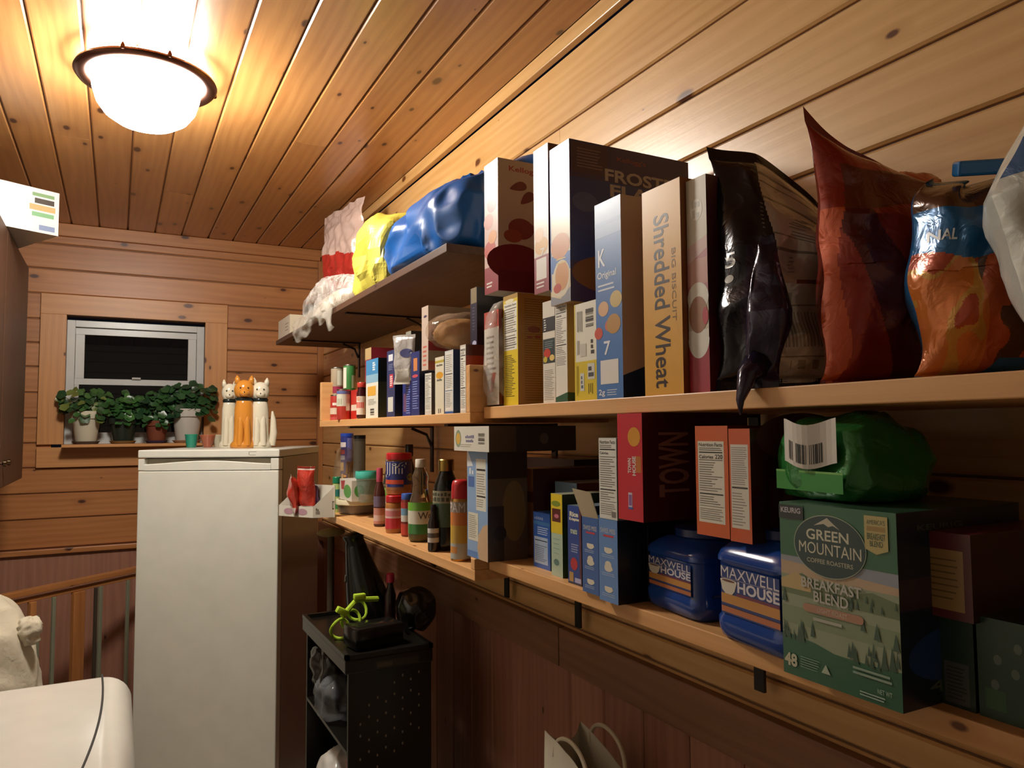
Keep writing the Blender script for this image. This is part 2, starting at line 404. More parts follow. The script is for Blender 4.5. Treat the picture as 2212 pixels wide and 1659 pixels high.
# ================================================================== THE ROOM
BOUNCE_PAINT = mat('dcd8ce', 'matte')
YB, XR, XL_, YN, ZC = 4.15, 1.0, -.95, -1.3, EYE+1.005
random.seed(4)
def plank_wall(name, o, ld, sd, nd, length, cuts, m, lower=None, gap=.0045, th=.018, joints=()):
    """boards between successive cuts along sd, running along ld; face lies at o, thickness goes along -nd"""
    g = G(); o, ld, sd, nd = map(Vector, (o, ld, sd, nd))
    for i in range(len(cuts)-1):
        s0, s1 = cuts[i]+gap/2, cuts[i+1]-gap/2
        js = [0]+[j for (k, j) in joints if k == i]+[length]
        for a, b in zip(js, js[1:]):
            g.rnd = random.random(); off = (random.random()*30, random.random()*30, random.random()*9)
            g.gf = lambda q, off=off: ((q-o).dot(ld)+off[0], (q-o).dot(sd)+off[1], off[2])
            c = .004
            prof = [(s0, -th), (s0, -c), (s0+c, 0), (s1-c, 0), (s1, -c), (s1, -th)]
            a_, b_ = a+(.0006 if a else 0), b-(.0006 if b < length else 0)
            vs = [o+ld*t+sd*p+nd*n for t in (a_, b_) for p, n in prof]
            n6 = 6
            fs = [(k, (k+1) % n6, n6+(k+1) % n6, n6+k) for k in range(n6)]+[tuple(range(n6))[::-1], tuple(range(n6, 2*n6))]
            g.add(vs, fs, m)
    # backing behind the gaps
    g.rnd = 1.0; g.gf = None
    v = [o+ld*a+sd*b-nd*(th*n) for n in (.45, 3.0) for a in (0, length) for b in (cuts[0], cuts[-1])]
    g.add(v, [(0, 1, 3, 2), (4, 6, 7, 5), (0, 4, 5, 1), (2, 3, 7, 6), (0, 2, 6, 4), (1, 5, 7, 3)], DARKW)
    g.gf = None; g.rnd = .5
    return struct(g.build(name))
E0 = EYE
# right wall: boards lie along y. face x = XR
cz = [-.60, -.485]+[-.43+.1213*k for k in range(0, 11)]+[.9615]
plank_wall('wall_right', (XR, YN, E0), (0, 1, 0), (0, 0, 1), (-1, 0, 0), YB-YN, cz, PINE,
           joints=((9, 2.42-YN), (10, 3.3-YN), (11, 1.62-YN), (8, 3.6-YN)))
# lower part of the right wall: upright boards
ys = [YN+.146*k for k in range(38)]; ys = [y for y in ys if y < YB]+[YB]
plank_wall('wall_right_lower', (XR+.012, 0, 0), (0, 0, 1), (0, 1, 0), (-1, 0, 0), E0-.60, ys, DARKW2, gap=.003)
g = G(); g.box((XR-.02, YN, E0+.962), (XR+.0, YB-.02, ZC-.001), PINE, 1, .002); struct(g.build('trim_1'))
for k, (a, b) in enumerate(((YN, 1.615), (1.62, YB-.021))):       # ledger rail under the shelves
    g = G(); g.box((XR-.022, a, E0-.585), (XR, b, E0-.49), DARKW, 1, .002); struct(g.build('trim_%d' % (2+k)))
# back wall with the window opening
wx0, wx1, wz0, wz1 = -.224, .392, E0-.055, E0+.564
bz = [E0+z for z in (-.54, -.403, -.284, -.164, -.048, .069, .19, .312, .426, .541, .663, .783, .905)]+[ZC]
def back_part(name, x0, x1, zs):
    plank_wall(name, (x0, YB, 0), (1, 0, 0), (0, 0, 1), (0, -1, 0), x1-x0, zs, PINE_B)
lo_, hi_ = E0-.164, E0+.663
back_part('wall_back', XL_, wx0-.05, [z for z in bz if lo_-.001 < z < hi_+.001])
back_part('wall_back_right', wx1+.05, XR+.02, [z for z in bz if lo_-.001 < z < hi_+.001])
back_part('wall_back_top', XL_, XR+.02, [z for z in bz if z > hi_-.001])
back_part('wall_back_bottom', XL_, XR+.02, [z for z in bz if z < lo_+.001])
g = G(); g.box((XL_, YB-.022, ZC-.062), (XR-.02, YB, ZC-.001), PINE_B, 0, .002); struct(g.build('trim_4'))
g = G(); g.box((XR-.03, YB-.03, E0-.54), (XR, YB, E0+.94), PINE_B, 2, .002); struct(g.build('trim_5'))
g = G(); g.box((XL_, YB-.004, 0), (XR+.02, YB+.05, E0-.541), DARKW2, 2); struct(g.build('wall_back_lower'))
g = G(); g.box((XL_, YB-.026, E0-.565), (XR-.03, YB, E0-.541), PINE_B, 0, .003); struct(g.build('trim_6'))
# ceiling boards run along y
xc = sorted([XR*1.0+.02]+[.985-.0+0*0]+[.875, .755, .638, .518, .397, .271, .148, .025, -.098, -.216, -.335, -.455, -.575, -.695, -.815, XL_])
xc = [x for x in xc if x <= .985]+[1.02]
plank_wall('ceiling', (0, YN, ZC), (0, 1, 0), (1, 0, 0), (0, 0, -1), YB-YN+.05, xc, PINE_C,
           joints=((4, 3.1-YN), (6, 2.9-YN), (12, 2.6-YN), (9, 3.4-YN), (3, 2.3-YN)))
# unseen left wall, wall behind the camera and floor, made pale to bounce light
plank_wall('wall_left', (XL_, YN, 0), (0, 1, 0), (0, 0, 1), (1, 0, 0), YB-YN, [.1213*k for k in range(21)]+[ZC], BOUNCE_PAINT)
plank_wall('wall_near', (XL_, YN, 0), (1, 0, 0), (0, 0, 1), (0, 1, 0), XR-XL_, [.1213*k for k in range(21)]+[ZC], BOUNCE_PAINT)
plank_wall('floor', (XL_, YN, 0), (0, 1, 0), (1, 0, 0), (0, 0, 1), YB-YN, [.1219*k for k in range(17)], mat('b8ac9a', 'enamel'), gap=.002)

# ------------------------------------------------------------------ window
win = thing('window_1', ((wx0+wx1)/2, YB, wz0), 'x', 'x'); del win['label']; del win['category']; struct(win)
def part(name, boxes, m, par, ax=None, cham=.0015, smooth=False):
    g = G()
    for a, b in boxes: g.box(a, b, m, ax, cham)
    return g.build(name, par, smooth)
t = .107; yc = YB-.02
part('casing_top', [((wx0-t, yc, wz1), (wx1+t, YB+.017, wz1+t-.010))], PINE_T, win, 0)
part('casing_side', [((wx0-t, yc, wz0), (wx0, YB+.017, wz1))], PINE_T, win, 2)
part('casing_side', [((wx1, yc, wz0), (wx1+t, YB+.017, wz1))], PINE_T, win, 2)
part('casing_bottom', [((wx0-t, yc, wz0-.108), (wx1+t, YB+.017, wz0-.014))], PINE_T, win, 0)
part('sill', [((wx0-t*.0-.002, YB-.125, wz0-.014), (wx1+.002, YB+.09, wz0))], PINE_T, win, 0)
part('jamb', [((wx0-.016, YB, wz0), (wx0, YB+.09, wz1+.016)), ((wx1, YB, wz0), (wx1+.016, YB+.09, wz1+.016)), ((wx0, YB, wz1), (wx1, YB+.09, wz1+.016))], DARKW, win, 2)
WV = mat('cfd0cc', 'enamel')
y0, y1 = YB+.03, YB+.085
part('vinyl_frame', [((wx0, y0, wz0), (wx0+.035, y1, wz1-.018)), ((wx1-.035, y0, wz0), (wx1, y1, wz1-.018)),
     ((wx0+.035, y0, wz1-.05), (wx1-.035, y1, wz1-.018)), ((wx0+.035, y0, wz0), (wx1-.035, y1, wz0+.03))], WV, win)
zm = PY(290, 827, YB+.05).z
us = part('upper_sash', [((wx0+.035, y0+.018, zm-.014), (wx1-.035, y1-.012, zm+.016)), ((wx0+.035, y0+.018, wz1-.085), (wx1-.035, y1-.012, wz1-.052)),
     ((wx0+.036, y0+.018, zm+.016), (wx0+.075, y1-.012, wz1-.085)), ((wx1-.075, y0+.018, zm+.016), (wx1-.036, y1-.012, wz1-.085))], WV, win)
ls = part('lower_sash', [((wx0+.036, y0+.01, wz0+.03), (wx0+.055, y1-.02, zm-.014)), ((wx1-.055, y0+.01, wz0+.03), (wx1-.036, y1-.02, zm-.014)),
     ((wx0+.055, y0+.01, wz0+.03), (wx1-.055, y1-.02, wz0+.055))], WV, win)
GL = mat('0a0c10', 'glassy')                                    # night behind the pane
part('pane', [((wx0+.075, y0+.034, zm+.016), (wx1-.075, y0+.038, wz1-.085))], GL, us, None, 0)
part('pane', [((wx0+.055, y0+.026, wz0+.055), (wx1-.055, y0+.03, zm-.014))], GL, ls, None, 0)
part('latch', [((.06, y0+.005, zm+.016), (.10, y0+.018, zm+.026))], mat('b9bab5', 'enamel'), us)

# ------------------------------------------------------------------ ceiling lamp
lc = Vector((.053, 2.25, ZC)); LM = thing('ceiling_lamp', lc, 'round flush ceiling lamp with dark metal ring and glowing glass bowl', 'ceiling lamp')
g = G(); g.lathe(lc, [(.08, -.010), (.118, -.009), (.122, -.006), (.120, 0)], mat('7a5a44', 'metal'), 56); g.build('base_pan', LM, autos=40)
g = G(); tr = mat('5c3a2c', 'metal')
prof = [(.140, -.034), (.148, -.042), (.162, -.046), (.174, -.042), (.180, -.034), (.177, -.027), (.166, -.023), (.140, -.024), (.140, -.034)]
g.lathe(lc, prof, tr, 64, close=False); g.build('trim_ring', LM, autos=50)
for a in (250, 285, 10, 130):
    g = G(); a = math.radians(a); c = lc+Vector((.180*math.cos(a), .180*math.sin(a), -.030))
    g.lathe(c, [(.003, -.006), (.006, -.003), (.006, .003), (.002, .012)], tr, 12); g.build('finial', LM, autos=40)
g = G(); R = .152
g.lathe(lc, [(.004, -.168), (.04, -.165), (.075, -.155), (.105, -.135), (.124, -.108), (.134, -.075), (.139, -.04), (.138, -.006), (.126, -.003)], mat('ffffff'), 56)
bowl = g.build('glass_bowl', LM, True)
em = bpy.data.materials.new('lit_glass'); em.use_nodes = True; nt = em.node_tree; nt.nodes.remove(nt.nodes['Principled BSDF'])
e = nt.nodes.new('ShaderNodeEmission'); e.inputs[0].default_value = LAMP_COL+(1,); e.inputs[1].default_value = LAMP_EMIT
nt.links.new(e.outputs[0], nt.nodes['Material Output'].inputs[0]); bowl.data.materials[0] = em

# ------------------------------------------------------------------ shelves on the right wall
XF, XT = .68, .65
ZU, ZUb = E0+.0475, E0+.0235             # upper long shelf
ZL, ZLb = E0-.262, E0-.2855              # lower long shelf
def bracket(par, y, ztop, xfront, down=.16, thick=.022):
    g = G(); k = mat('1c1a1a', 'enamel')
    g.box((XR-.028, y-thick/2, ztop-down), (XR-.022, y+thick/2, ztop), k)
    g.box((xfront+.03, y-thick/2, ztop-.006), (XR-.022, y+thick/2, ztop), k)
    g.tube([Vector((XR-.028, y, ztop-.07)), Vector((XR-.045, y, ztop-.03)), Vector((XR-.10, y, ztop-.008))], .005, k, 8); return g.build('bracket', par)
def shelf(name, label, x0, y0, y1, zb, zt, m, brs, group=None, lips=()):
    t = thing(name, ((x0+XR)/2, (y0+y1)/2, zb), label, 'shelf', group)
    g = G(); g.box((x0, y0, zb), (XR-.001, y1, zt), m, 1, .0015); g.build('board', t)
    for (yy, ww, hh) in lips:
        g = G(); g.box((x0, yy, zt), (XR-.03, yy+ww, zt+hh), m, 0, .0015); g.build('end_panel', t)
    for y in brs: bracket(t, y, zb, x0)
    return t
shelf('long_shelf', 'long upper pine shelf under the cereal boxes and snack bags', XF, -1.2, 1.417, ZUb, ZU, SHELFW, (-.3, .35, .95))
shelf('long_shelf', 'long lower pine shelf under the coffee canisters and cocoa boxes', XF, -1.2, 1.395, ZLb, ZL, SHELFW, (-.2, .42, .953))
ZTU, ZTUb = E0+.0365, E0+.0145
ZTL, ZTLb = E0-.2855, E0-.3075
hp = PY(688, 826, 2.72).z-ZTU
shelf('tray_shelf', 'upper pine tray shelf with end panels holding cans and pasta boxes', XT, 1.42, 2.73, ZTUb, ZTU, SHELFW, (2.45, 1.62), None,
      ((2.705, .024, hp), (1.421, .02, .10)))
shelf('tray_shelf', 'lower pine tray shelf holding the jars, bottles and tubs', XT, 1.40, 2.73, ZTLb, ZTL, SHELFW, (2.43, 1.887, 1.52), None, ((1.401, .018, .0225),))
ZT3, ZT3b = E0+.423, E0+.403
shelf('dark_shelf', 'dark topmost shelf holding the plastic grocery bags', XT, 1.545, 3.6, ZT3b, ZT3, BLACKW, (3.35, 2.5))

# ------------------------------------------------------------------ freezer
PH = math.radians(-27); fR = Vector((.53, 2.85, 0)); ux = Vector((math.cos(PH), math.sin(PH), 0)); uy = Vector((-math.sin(PH), math.cos(PH), 0))
fw_, fd_, fh = .515, .60, E0-.066
fc = fR-ux*fw_/2+uy*fd_/2
fz = thing('upright_freezer', fc, 'white upright freezer in the corner beneath the window sill', 'freezer', rz=PH)
def lb(g, a, b, m, ch=.003):            # box in freezer coordinates: x across, y depth (0 front), z up
    q = G(); q.box(a, b, m, None, ch); g.add([fR-ux*fw_+ux*p.x+uy*p.y+Vector((0, 0, p.z)) for p in q.v], q.f, m)
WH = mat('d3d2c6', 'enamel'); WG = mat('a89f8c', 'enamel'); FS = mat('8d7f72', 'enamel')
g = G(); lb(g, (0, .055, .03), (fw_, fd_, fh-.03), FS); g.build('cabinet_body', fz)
g = G(); lb(g, (-.002, .0, fh-.029), (fw_+.002, fd_, fh), WH, .004); top = g.build('top_panel', fz)
g = G(); sf = Surf(g, lambda u, v, o=0: fR-ux*fw_+ux*(fw_*u)-uy*(o)+Vector((0, 0, fh-.028+.026*v)), fw_, .026)
sf.rect(.79, .25, .835, .32, '8a8577'); sf.rect(.785, .3, .79, .75, '8a8577'); sf.rect(.79, .72, .84, .78, '8a8577'); g.build('badge', top)
dr = G(); lb(dr, (0, 0, .08), (fw_, .05, fh-.077), WH, .004)
door = dr.build('door', fz)
g = G()
hz0, hz1 = fh-.075, fh-.033
lb(g, (0, 0, hz0), (.022, .05, hz1), WH, .002); lb(g, (fw_-.03, 0, hz0), (fw_, .05, hz1), WH, .002)
lb(g, (.022, .026, hz0), (fw_-.03, .05, hz1), WG, 0)
n = 28; vs = []; fs = []
for i in range(n+1):
    u = i/n; x = .022+(fw_-.052)*u; zc = hz0+.020+.012*math.sin(PI*u)**1.5
    for (yy, z) in ((0, hz0), (0, zc), (.006, zc+.003), (.03, zc-.004), (.03, hz0)): vs.append(fR-ux*fw_+ux*x+uy*yy+Vector((0, 0, z)))
for i in range(n):
    for k in range(5): fs.append((i*5+k, (i+1)*5+k, (i+1)*5+(k+1) % 5, i*5+(k+1) % 5))
g.add(vs, fs, WH); g.build('handle_grip', door)
g = G(); lb(g, (.02, .02, 0), (fw_-.02, fd_-.02, .03), mat('222222', 'matte')); g.build('plinth', fz)

# ================================================================== CARTONS ON THE UPPER LONG SHELF
def barcode_block(S, u0, v0, u1, v1, horiz=False): S.bars(u0, v0, u1, v1, horiz=horiz, l=2)
GR = 'boxes on the upper long shelf'
# lower row first (they carry the stacked cereal boxes)
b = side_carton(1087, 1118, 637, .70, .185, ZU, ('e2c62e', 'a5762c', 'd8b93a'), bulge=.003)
yb_ = b
b.S.rect(.06, .5, .94, .93, 'e9e5d6', 1); b.S.rect(0, .96, 1, 1, 'b08a3a', 1); b.S.text('Nutrition Facts', .1, .895, .9, .915, '2b2622')
for v, t in ((.87, .006), (.79, .004), (.66, .006), (.60, .003), (.545, .004)): b.S.rect(.08, v, .92, v+t, '2b2622', 2)
b.S.lines(.1, .67, .88, .86, 9, '77716a', 2, 3, .35); b.S.lines(.1, .51, .88, .64, 6, '77716a', 2, 4, .35)
b.S.lines(.12, .08, .88, .46, 24, '6b5a20', 2, 6, .4, .5); b.S.ell(.45, .945, .3, .018, 'f1e9c4', 2)
b.F.lines(.08, .04, .92, .96, 44, '7d5420', 1, 8, .35, .15); b.F.ell(.2, .68, .08, .03, '7c3c20', 2); b.F.scrib('CINNAMON', .1, .60, .9, .63, '8a3a22', 2)
b.done('snack_box', 'yellow box with nutrition panel and brown printed front, under the berry cereal box', 'box', GR)
b = side_carton(1172, 1198, 650, .70, .16, ZU, ('ddd6c6', 'b9a88c', 'cfc8b8'))
b.S.rect(0, .70, 1, .84, '20222a', 1); b.S.rect(.02, .39, .98, .63, '2a3a3c', 1); b.S.ell(.35, .49, .28, .045, 'c03a2a', 2); b.S.ell(.75, .44, .2, .03, 'e0c070', 2); b.S.ell(.2, .43, .16, .03, 'c8b440', 2)
b.S.lines(.15, .53, .9, .61, 4, '8a9a9a', 2, 3, .3); b.S.lines(.1, .71, .3, .83, 5, 'd8d4c8', 2, 2, .5); b.S.lines(.1, .03, .9, .33, 17, 'a39c90', 2, 9, .35)
b.done('snack_box', 'white box with black band and fruit picture, under the stacked cereal boxes', 'box', GR)
b = side_carton(1199, 1224, 655, .70, .15, ZU, ('e3ddcf', 'b9996a', 'd2cabb'))
b.S.nutri(.02, .35, .98, .99, 1, 'e6e1d4', 4); b.S.rect(0, 0, 1, .055, '2f5a40', 1); b.S.poly([(0, .055), (1, .055), (1, .1)], '2f5a40', 1)
b.F.rect(0, 0, 1, .06, '2f4a34', 1); b.F.poly([(0, .1), (0, .06), (1, .06)], '2f4a34', 1); b.F.ell(.5, .14, .16, .03, 'b23a2c', 2); b.F.lines(.55, .5, .9, .95, 3, '6e4a30', 1, 3, .2)
b.done('snack_box', 'slim white nutrition-label box with green base beside the barcode box', 'box', GR)
b = side_carton(1240, 1287, 653, .69, .17, ZU, ('e5e0cf', 'cbb455', 'ded9c8'))
b.S.rect(0, 0, 1, .40, 'd8be34', 1); b.S.rect(0, .4, .05, 1, 'dcc64a', 1); b.S.bars(.5, .72, .92, .94, horiz=True, l=2, bg=None)
b.S.lines(.12, .7, .4, .92, 5, '5a554e', 2, 4, .3, .2, True); b.S.lines(.12, .45, .25, .62, 3, '6a655e', 2, 5, .3, .2, True)
b.S.scrib('0C0', .76, .46, .9, .62, '3d3a36', 2, -90); b.S.rect(.28, .45, .55, .58, 'c9c4b6', 2); b.S.rect(.6, .21, .92, .37, 'cfccc0', 2); b.S.scrib('88', .64, .23, .88, .35, '4a4a4c', 3, 90)
b.S.rect(.26, .1, .44, .28, 'd4d3c9', 2); b.S.scrib('tea', .3, .12, .4, .26, '5b6a70', 3, 90); b.S.lines(.08, .04, .2, .36, 3, '8a7a28', 2, 7, .3, .2, True); b.S.lines(.6, .06, .85, .17, 3, '7d6f26', 2, 8, .3, .2, True)
b.done('snack_box', 'white and yellow box showing a barcode beside the light blue cereal box', 'box', GR)
# wrapped box at the left end
c = side_carton(1046, 1077, 672, .69, .12, ZU+.004, ('d8cfc2', '6e2a22', 'cfc5b8'))
c.S.rect(0, .82, 1, 1, 'b8483a', 1); c.S.lines(.15, .3, .8, .75, 8, '8d7c70', 1, 5, .4); c.S.poly([(.3, .12), (.6, .14), (.8, .34), (.55, .34)], 'b55042', 1)
c.F.rect(0, .3, .7, 1, '7d2c22', 1)
o = c.done('wrapped_snack_box', 'small red and white box in a clear bag, leftmost on the cereal shelf', 'box')
g = G(); superq(g, (.765, c.c.y-.004, ZU+.112), (.185, .075, .222), mat('d8d4cc', 'film'), .45, .006, 14, 3, 40, 30, ridge=.008, taper=.15); g.build('plastic_bag', o, True)

# stacked on top
zt1 = PX(1102, 634, .70).z+.0015
b = side_carton(1046, 1075, 350, .695, .22, None, ('c9a79c', 'cbb9a6', 'c9b8a4'), yb=633)
sh = b
b.S.rect(0, 0, 1, .2, '8f2a34', 1); b.S.ell(.4, .33, .42, .07, 'b8402c', 1); b.S.ell(.3, .55, .35, .06, 'c07a6a', 1); b.S.ell(.6, .42, .3, .05, 'd58c44', 2)
b.S.ell(.55, .68, .35, .07, 'b0504a', 1); b.S.lines(.15, .04, .6, .09, 2, 'd8cfc4', 2, 3, .5); b.S.ell(.4, .82, .35, .06, 'c87e6c', 1); b.S.ell(.5, .25, .25, .04, 'd9a055', 2)
for (u, v, ang, L) in ((.22, .8, -65, .11), (.32, .72, -40, .12), (.45, .72, -10, .11)):
    a = math.radians(ang); pts = []
    for k in range(20):
        t_ = 2*PI*k/20; x = .045*math.cos(t_)*(1.0+.5*math.sin(t_)); y = L*math.sin(t_)*.75
        pts.append((u+(x*math.cos(a)-y*math.sin(a))*1.2, v+(x*math.sin(a)+y*math.cos(a))*.7))
    b.F.poly(pts, '7b2431', 1)
b.F.text('Kellogg\'s', .12, .9, .5, .955, 'a8383c', 1); b.F.text('Special K', .25, .47, .8, .55, '8c2030', 1)
b.F.ell(.25, .48, .14, .08, '8d3a34', 1); b.F.ell(.16, .42, .1, .05, 'a04a34', 2); b.F.ell(.2, .22, .32, .14, '7a2024', 1); b.F.ell(.72, .28, .25, .18, '4a3c44', 1); b.F.rect(0, 0, 1, .16, '6b1a26', 1)
b.done('cereal_box', 'berry cereal box with dark red petals stacked at the left end above the yellow box', 'cereal box', GR)
b = side_carton(1152, 1183, 318, .695, .19, None, ('d9cbb8', '5a2a24', 'cbbba6'), yb=633)
b.S.rect(0, 0, 1, .25, '8e2733', 1); b.S.rect(.15, .09, .85, .235, 'ded7cc', 2); b.S.ell(.5, .32, .45, .06, 'd8a75a', 1); b.S.text('7', .45, .25, .75, .3, 'e0dad0', 3); b.S.ell(.35, .4, .3, .05, 'e2b98c', 1)
b.S.lines(.15, .03, .8, .08, 2, 'd8cfc4', 2, 5, .4); b.F.rect(0, 0, .5, .4, '4d1720', 1); b.F.text('Special K', .2, .6, .8, .7, '8c2030', 1)
b.done('cereal_box', 'narrow cereal box with a dark red foot squeezed left of the tall dark blue one', 'cereal box', GR)
b = side_carton(1187, 1229, 312, .69, .27, None, ('d9c9a8', '3c2c58', 'b99a7a'), yb=657, bulge=.002)
b.S.rect(0, .09, .05, 1, '2f5ca8', 1); b.S.rect(0, .2, 1, .31, '3a6db5', 1); b.S.ell(.5, .36, .48, .08, 'c9824a', 1); b.S.ell(.55, .155, .44, .115, 'd9cdb6', 2); b.S.ell(.58, .17, .34, .09, 'c98a4a', 3); b.S.ell(.35, .1, .2, .03, 'b8452e', 3)
b.S.poly([(0, 0), (1, 0), (1, .09), (.5, .03), (0, .06)], '8d8f96', 1); b.S.lines(.3, .24, .8, .29, 2, 'd9c06a', 3, 4, .3)
b.F.text("Kellogg's", .38, .905, .62, .945, '8a3a44', 2); b.F.text('FROSTED', .28, .775, .98, .855, 'b9ada2', 2, bold=.03); b.F.text('FLAKES', .32, .68, .96, .76, 'b9ada2', 2, bold=.03)
b.F.rect(.02, .8, .3, .985, '4a2a3c', 1); b.F.lines(.06, .83, .26, .96, 7, '8a6a6a', 2, 3, .35, .3); b.F.rect(0, .25, 1, .77, '2b3c7a', 1); b.F.ell(.5, .3, .3, .12, 'b06a3a', 2); b.F.ell(.35, .18, .34, .12, '7a4a2c', 1); b.F.ell(.12, .62, .1, .06, '4a5a86', 2)
b.F.poly([(.2, .45), (.6, .55), (.58, .5), (.25, .38)], '9a8a80', 2)
b.done('cereal_box', 'tall dark blue sugared flakes cereal box, tallest of the stacked cereal boxes', 'cereal box', GR)

b = side_carton(1284, 1340, 432, .69, .20, ZU, ('4a78b4', 'd6c6ae', 'c9c4bc'), bulge=.003)
b.S.rect(0, .82, 1, 1, '7d97bf', 1); b.S.text('Original', .08, .60, .8, .645, 'dfe3ea', 2); b.S.lines(.1, .54, .75, .585, 2, 'cfd6e2', 2, 4, .4)
for (u, v, r_, c_) in ((.3, .455, .2, 'd6ab80'), (.78, .49, .22, 'c9b070'), (.68, .37, .26, 'b98b4a'), (.1, .335, .16, 'c9503a'), (.5, .365, .15, 'c9705a')):
    b.S.ell(u, v, r_, r_*.19, c_, 2 if c_ != 'c9705a' else 1)
b.S.rect(0, .88, 1, .9, '6d8cba', 1); b.S.text('K', .12, .67, .4, .76, 'e2e6ee', 2); b.S.text('7', .3, .22, .55, .29, 'dfe3ea', 2)
b.S.rect(.16, .075, .84, .195, 'e0dcd4', 2); b.S.text('2g', .08, .012, .32, .05, 'dfe3ea', 2); b.S.lines(.4, .015, .8, .05, 3, 'c5cfe0', 2, 3, .35)
b.F.ell(.5, .59, .12, .07, '6e2028', 1); b.F.ell(.45, .47, .14, .07, '6e2028', 1); b.F.ell(.8, .72, .14, .07, '6e2028', 1); b.F.text("Kellogg's", .3, .83, .75, .87, 'b0402c', 2); b.F.text('SPECIAL', .35, .74, .8, .775, '8a2a34', 2)
b.F.poly([(0, 0), (1, 0), (1, .3), (.5, .22), (0, .11)], '1e3a5e', 1)
b.done('cereal_box', 'light blue cereal box labelled Original beside the yellow wheat biscuit box', 'cereal box', GR)
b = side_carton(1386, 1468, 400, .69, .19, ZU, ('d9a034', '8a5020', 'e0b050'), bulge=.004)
b.S.text('Shredded Wheat', .30, .035, .70, .86, '2a1814', 2, -90, .012); b.S.text('BIG BISCUIT', .76, .34, .86, .68, '7d5d2c', 2, -90, .0)
b.F.text('Shredded Wheat', .1, .7, .9, .82, '45302a', 2)
b.F.ell(.5, .4, .38, .2, '6a3c1c', 1)
sw = b.done('cereal_box', 'yellow wheat biscuit cereal box with big sideways lettering', 'cereal box', GR)
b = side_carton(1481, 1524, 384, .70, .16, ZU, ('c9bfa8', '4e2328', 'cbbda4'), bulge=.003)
b.S.rect(0, .42, 1, .66, 'b5727a', 1); b.S.rect(0, .5, 1, .62, 'c08c80', 2); b.S.poly([(0, .6), (1, .66), (1, .72), (0, .68)], 'c8a49a', 2)
b.S.ell(.5, .44, .52, .07, 'dcd8ca', 2); b.S.ell(.5, .36, .46, .085, '9a6a4a', 3); b.S.rect(0, 0, 1, .28, 'a02c3c', 1); b.S.ell(.5, .25, .52, .09, 'd9d6ca', 2, a0=PI, a1=2*PI); b.S.rect(0, .24, 1, .29, 'd9d6ca', 2)
b.S.ell(.85, .35, .14, .04, 'b02a3c', 4); b.S.ell(.5, .85, .3, .05, 'dfdac8', 1); b.S.scrib('ALL', .25, .86, .7, .9, 'b5b09e', 2); b.S.scrib('KE', .28, .81, .68, .85, 'b5b09e', 2)
b.F.rect(0, 0, 1, .35, '5a1622', 1)
b.done('cereal_box', 'pink and cream cereal box with a bowl picture beside the dark snack bag', 'cereal box', GR)

# ------------------------------------------------------------------ snack bags on the upper long shelf
KB = {k: mat(v, 'foil') for k, v in dict(black='17141d', purple='2a2138', grey='b8b0a4', greyd='7c7468', barc='8a8276', red='962e18', redd='5c1a14', org_lit='c4552a', disc='b0a68e', blue='1f6296', chip='c9702c', chipr='a84420', gold='c08a38', brown='5a3a26', white='c9ccc4', bluew='4a6a94', tan='b58a4a', orange='b8562c').items()}
def c_black(u, v):
    if u < .33+.13*math.sin(PI*min(1, v*1.15)): return KB['purple'] if u > .18 and v < .62 else KB['black']
    if u > .93: return KB['black']
    e = .30+.12*max(0, v-.55)*2.2*0
    if v > .955 or v < .03: return KB['black']
    if any(abs(v-q) < .0035 for q in (.9, .865, .80, .66, .6, .36, .14)) and u < .86: return KB['greyd']
    if .18 < v < .33 and .5 < u < .82: return KB['barc'] if int(u*70) % 2 else KB['grey']
    if .37 < v < .41 and (.45 < u < .6): return KB['barc']
    if .09 < v < .125 and .55 < u < .85: return KB['barc'] if int(u*18) % 2 else KB['grey']
    if .45 < v < .47 and .62 < u < .78: return mat('7a4a34', 'foil')
    return KB['grey']
def warp_black(u, v, q):     # the top droops back and to the left
    k = max(0, v-.55)/.45
    q.x += .02*k*k; q.y += .03*k*k*(1-u); q.z += .055*k*(1-u)
    q.z -= .10*max(0, u-.35)**1.5*k*2.0
    return q
hb = PX(1600, 345, .75).z-ZU-.028
bc_, bw_, ba_ = two(1556, .712, 1822, .83, ZU+.002)
bg = Bag(bc_, bw_*1.06, hb, .08, ba_, c_black, 2, .010, .0, '17141d', fat=.5, warp=warp_black, nu=120, nv=160)
bg.S.text('5', .02, .55, .1, .6, 'c8c4bc', 1); bg.S.ell(.06, .5, .035, .018, 'c8c4bc', 1)
bg.S.lines(.34, .67, .8, .78, 7, '6d6458', 1, 3, .3, .4); bg.S.lines(.34, .5, .6, .58, 5, '6d6458', 1, 4, .3, .4)
o = bg.done('snack_bag', 'black foil snack bag turned to show its grey nutrition back')
o['group'] = 'snack bags on the upper long shelf'
def warp_foot(u, v, q):
    k = max(0, .4-v)/.4; q.x -= .012*k; q.y += (u-.5)*-.0
    c0 = Vector((.705, .660, q.z)); return c0+(q-c0)*(1-.55*k-1.5*max(0, v-.5))
bf = Bag((.705, .660, ZU+.001), .06, .19, .035, math.radians(-140), lambda u, v: KB['purple'], 23, .012, .03, '2a2138', fat=.5, warp=warp_foot, nu=60, nv=80)
bf.g.build('crumpled_edge', o, True)
g = G(); a_ = Vector((.695, .668, ZU+.03)); g.tube([a_, a_+Vector((-.022, -.002, -.014)), a_+Vector((-.036, -.004, -.045)), a_+Vector((-.036, -.004, -.062))], [.02, .012, .005, .001], KB['purple'], 8); g.build('corner', o, True)

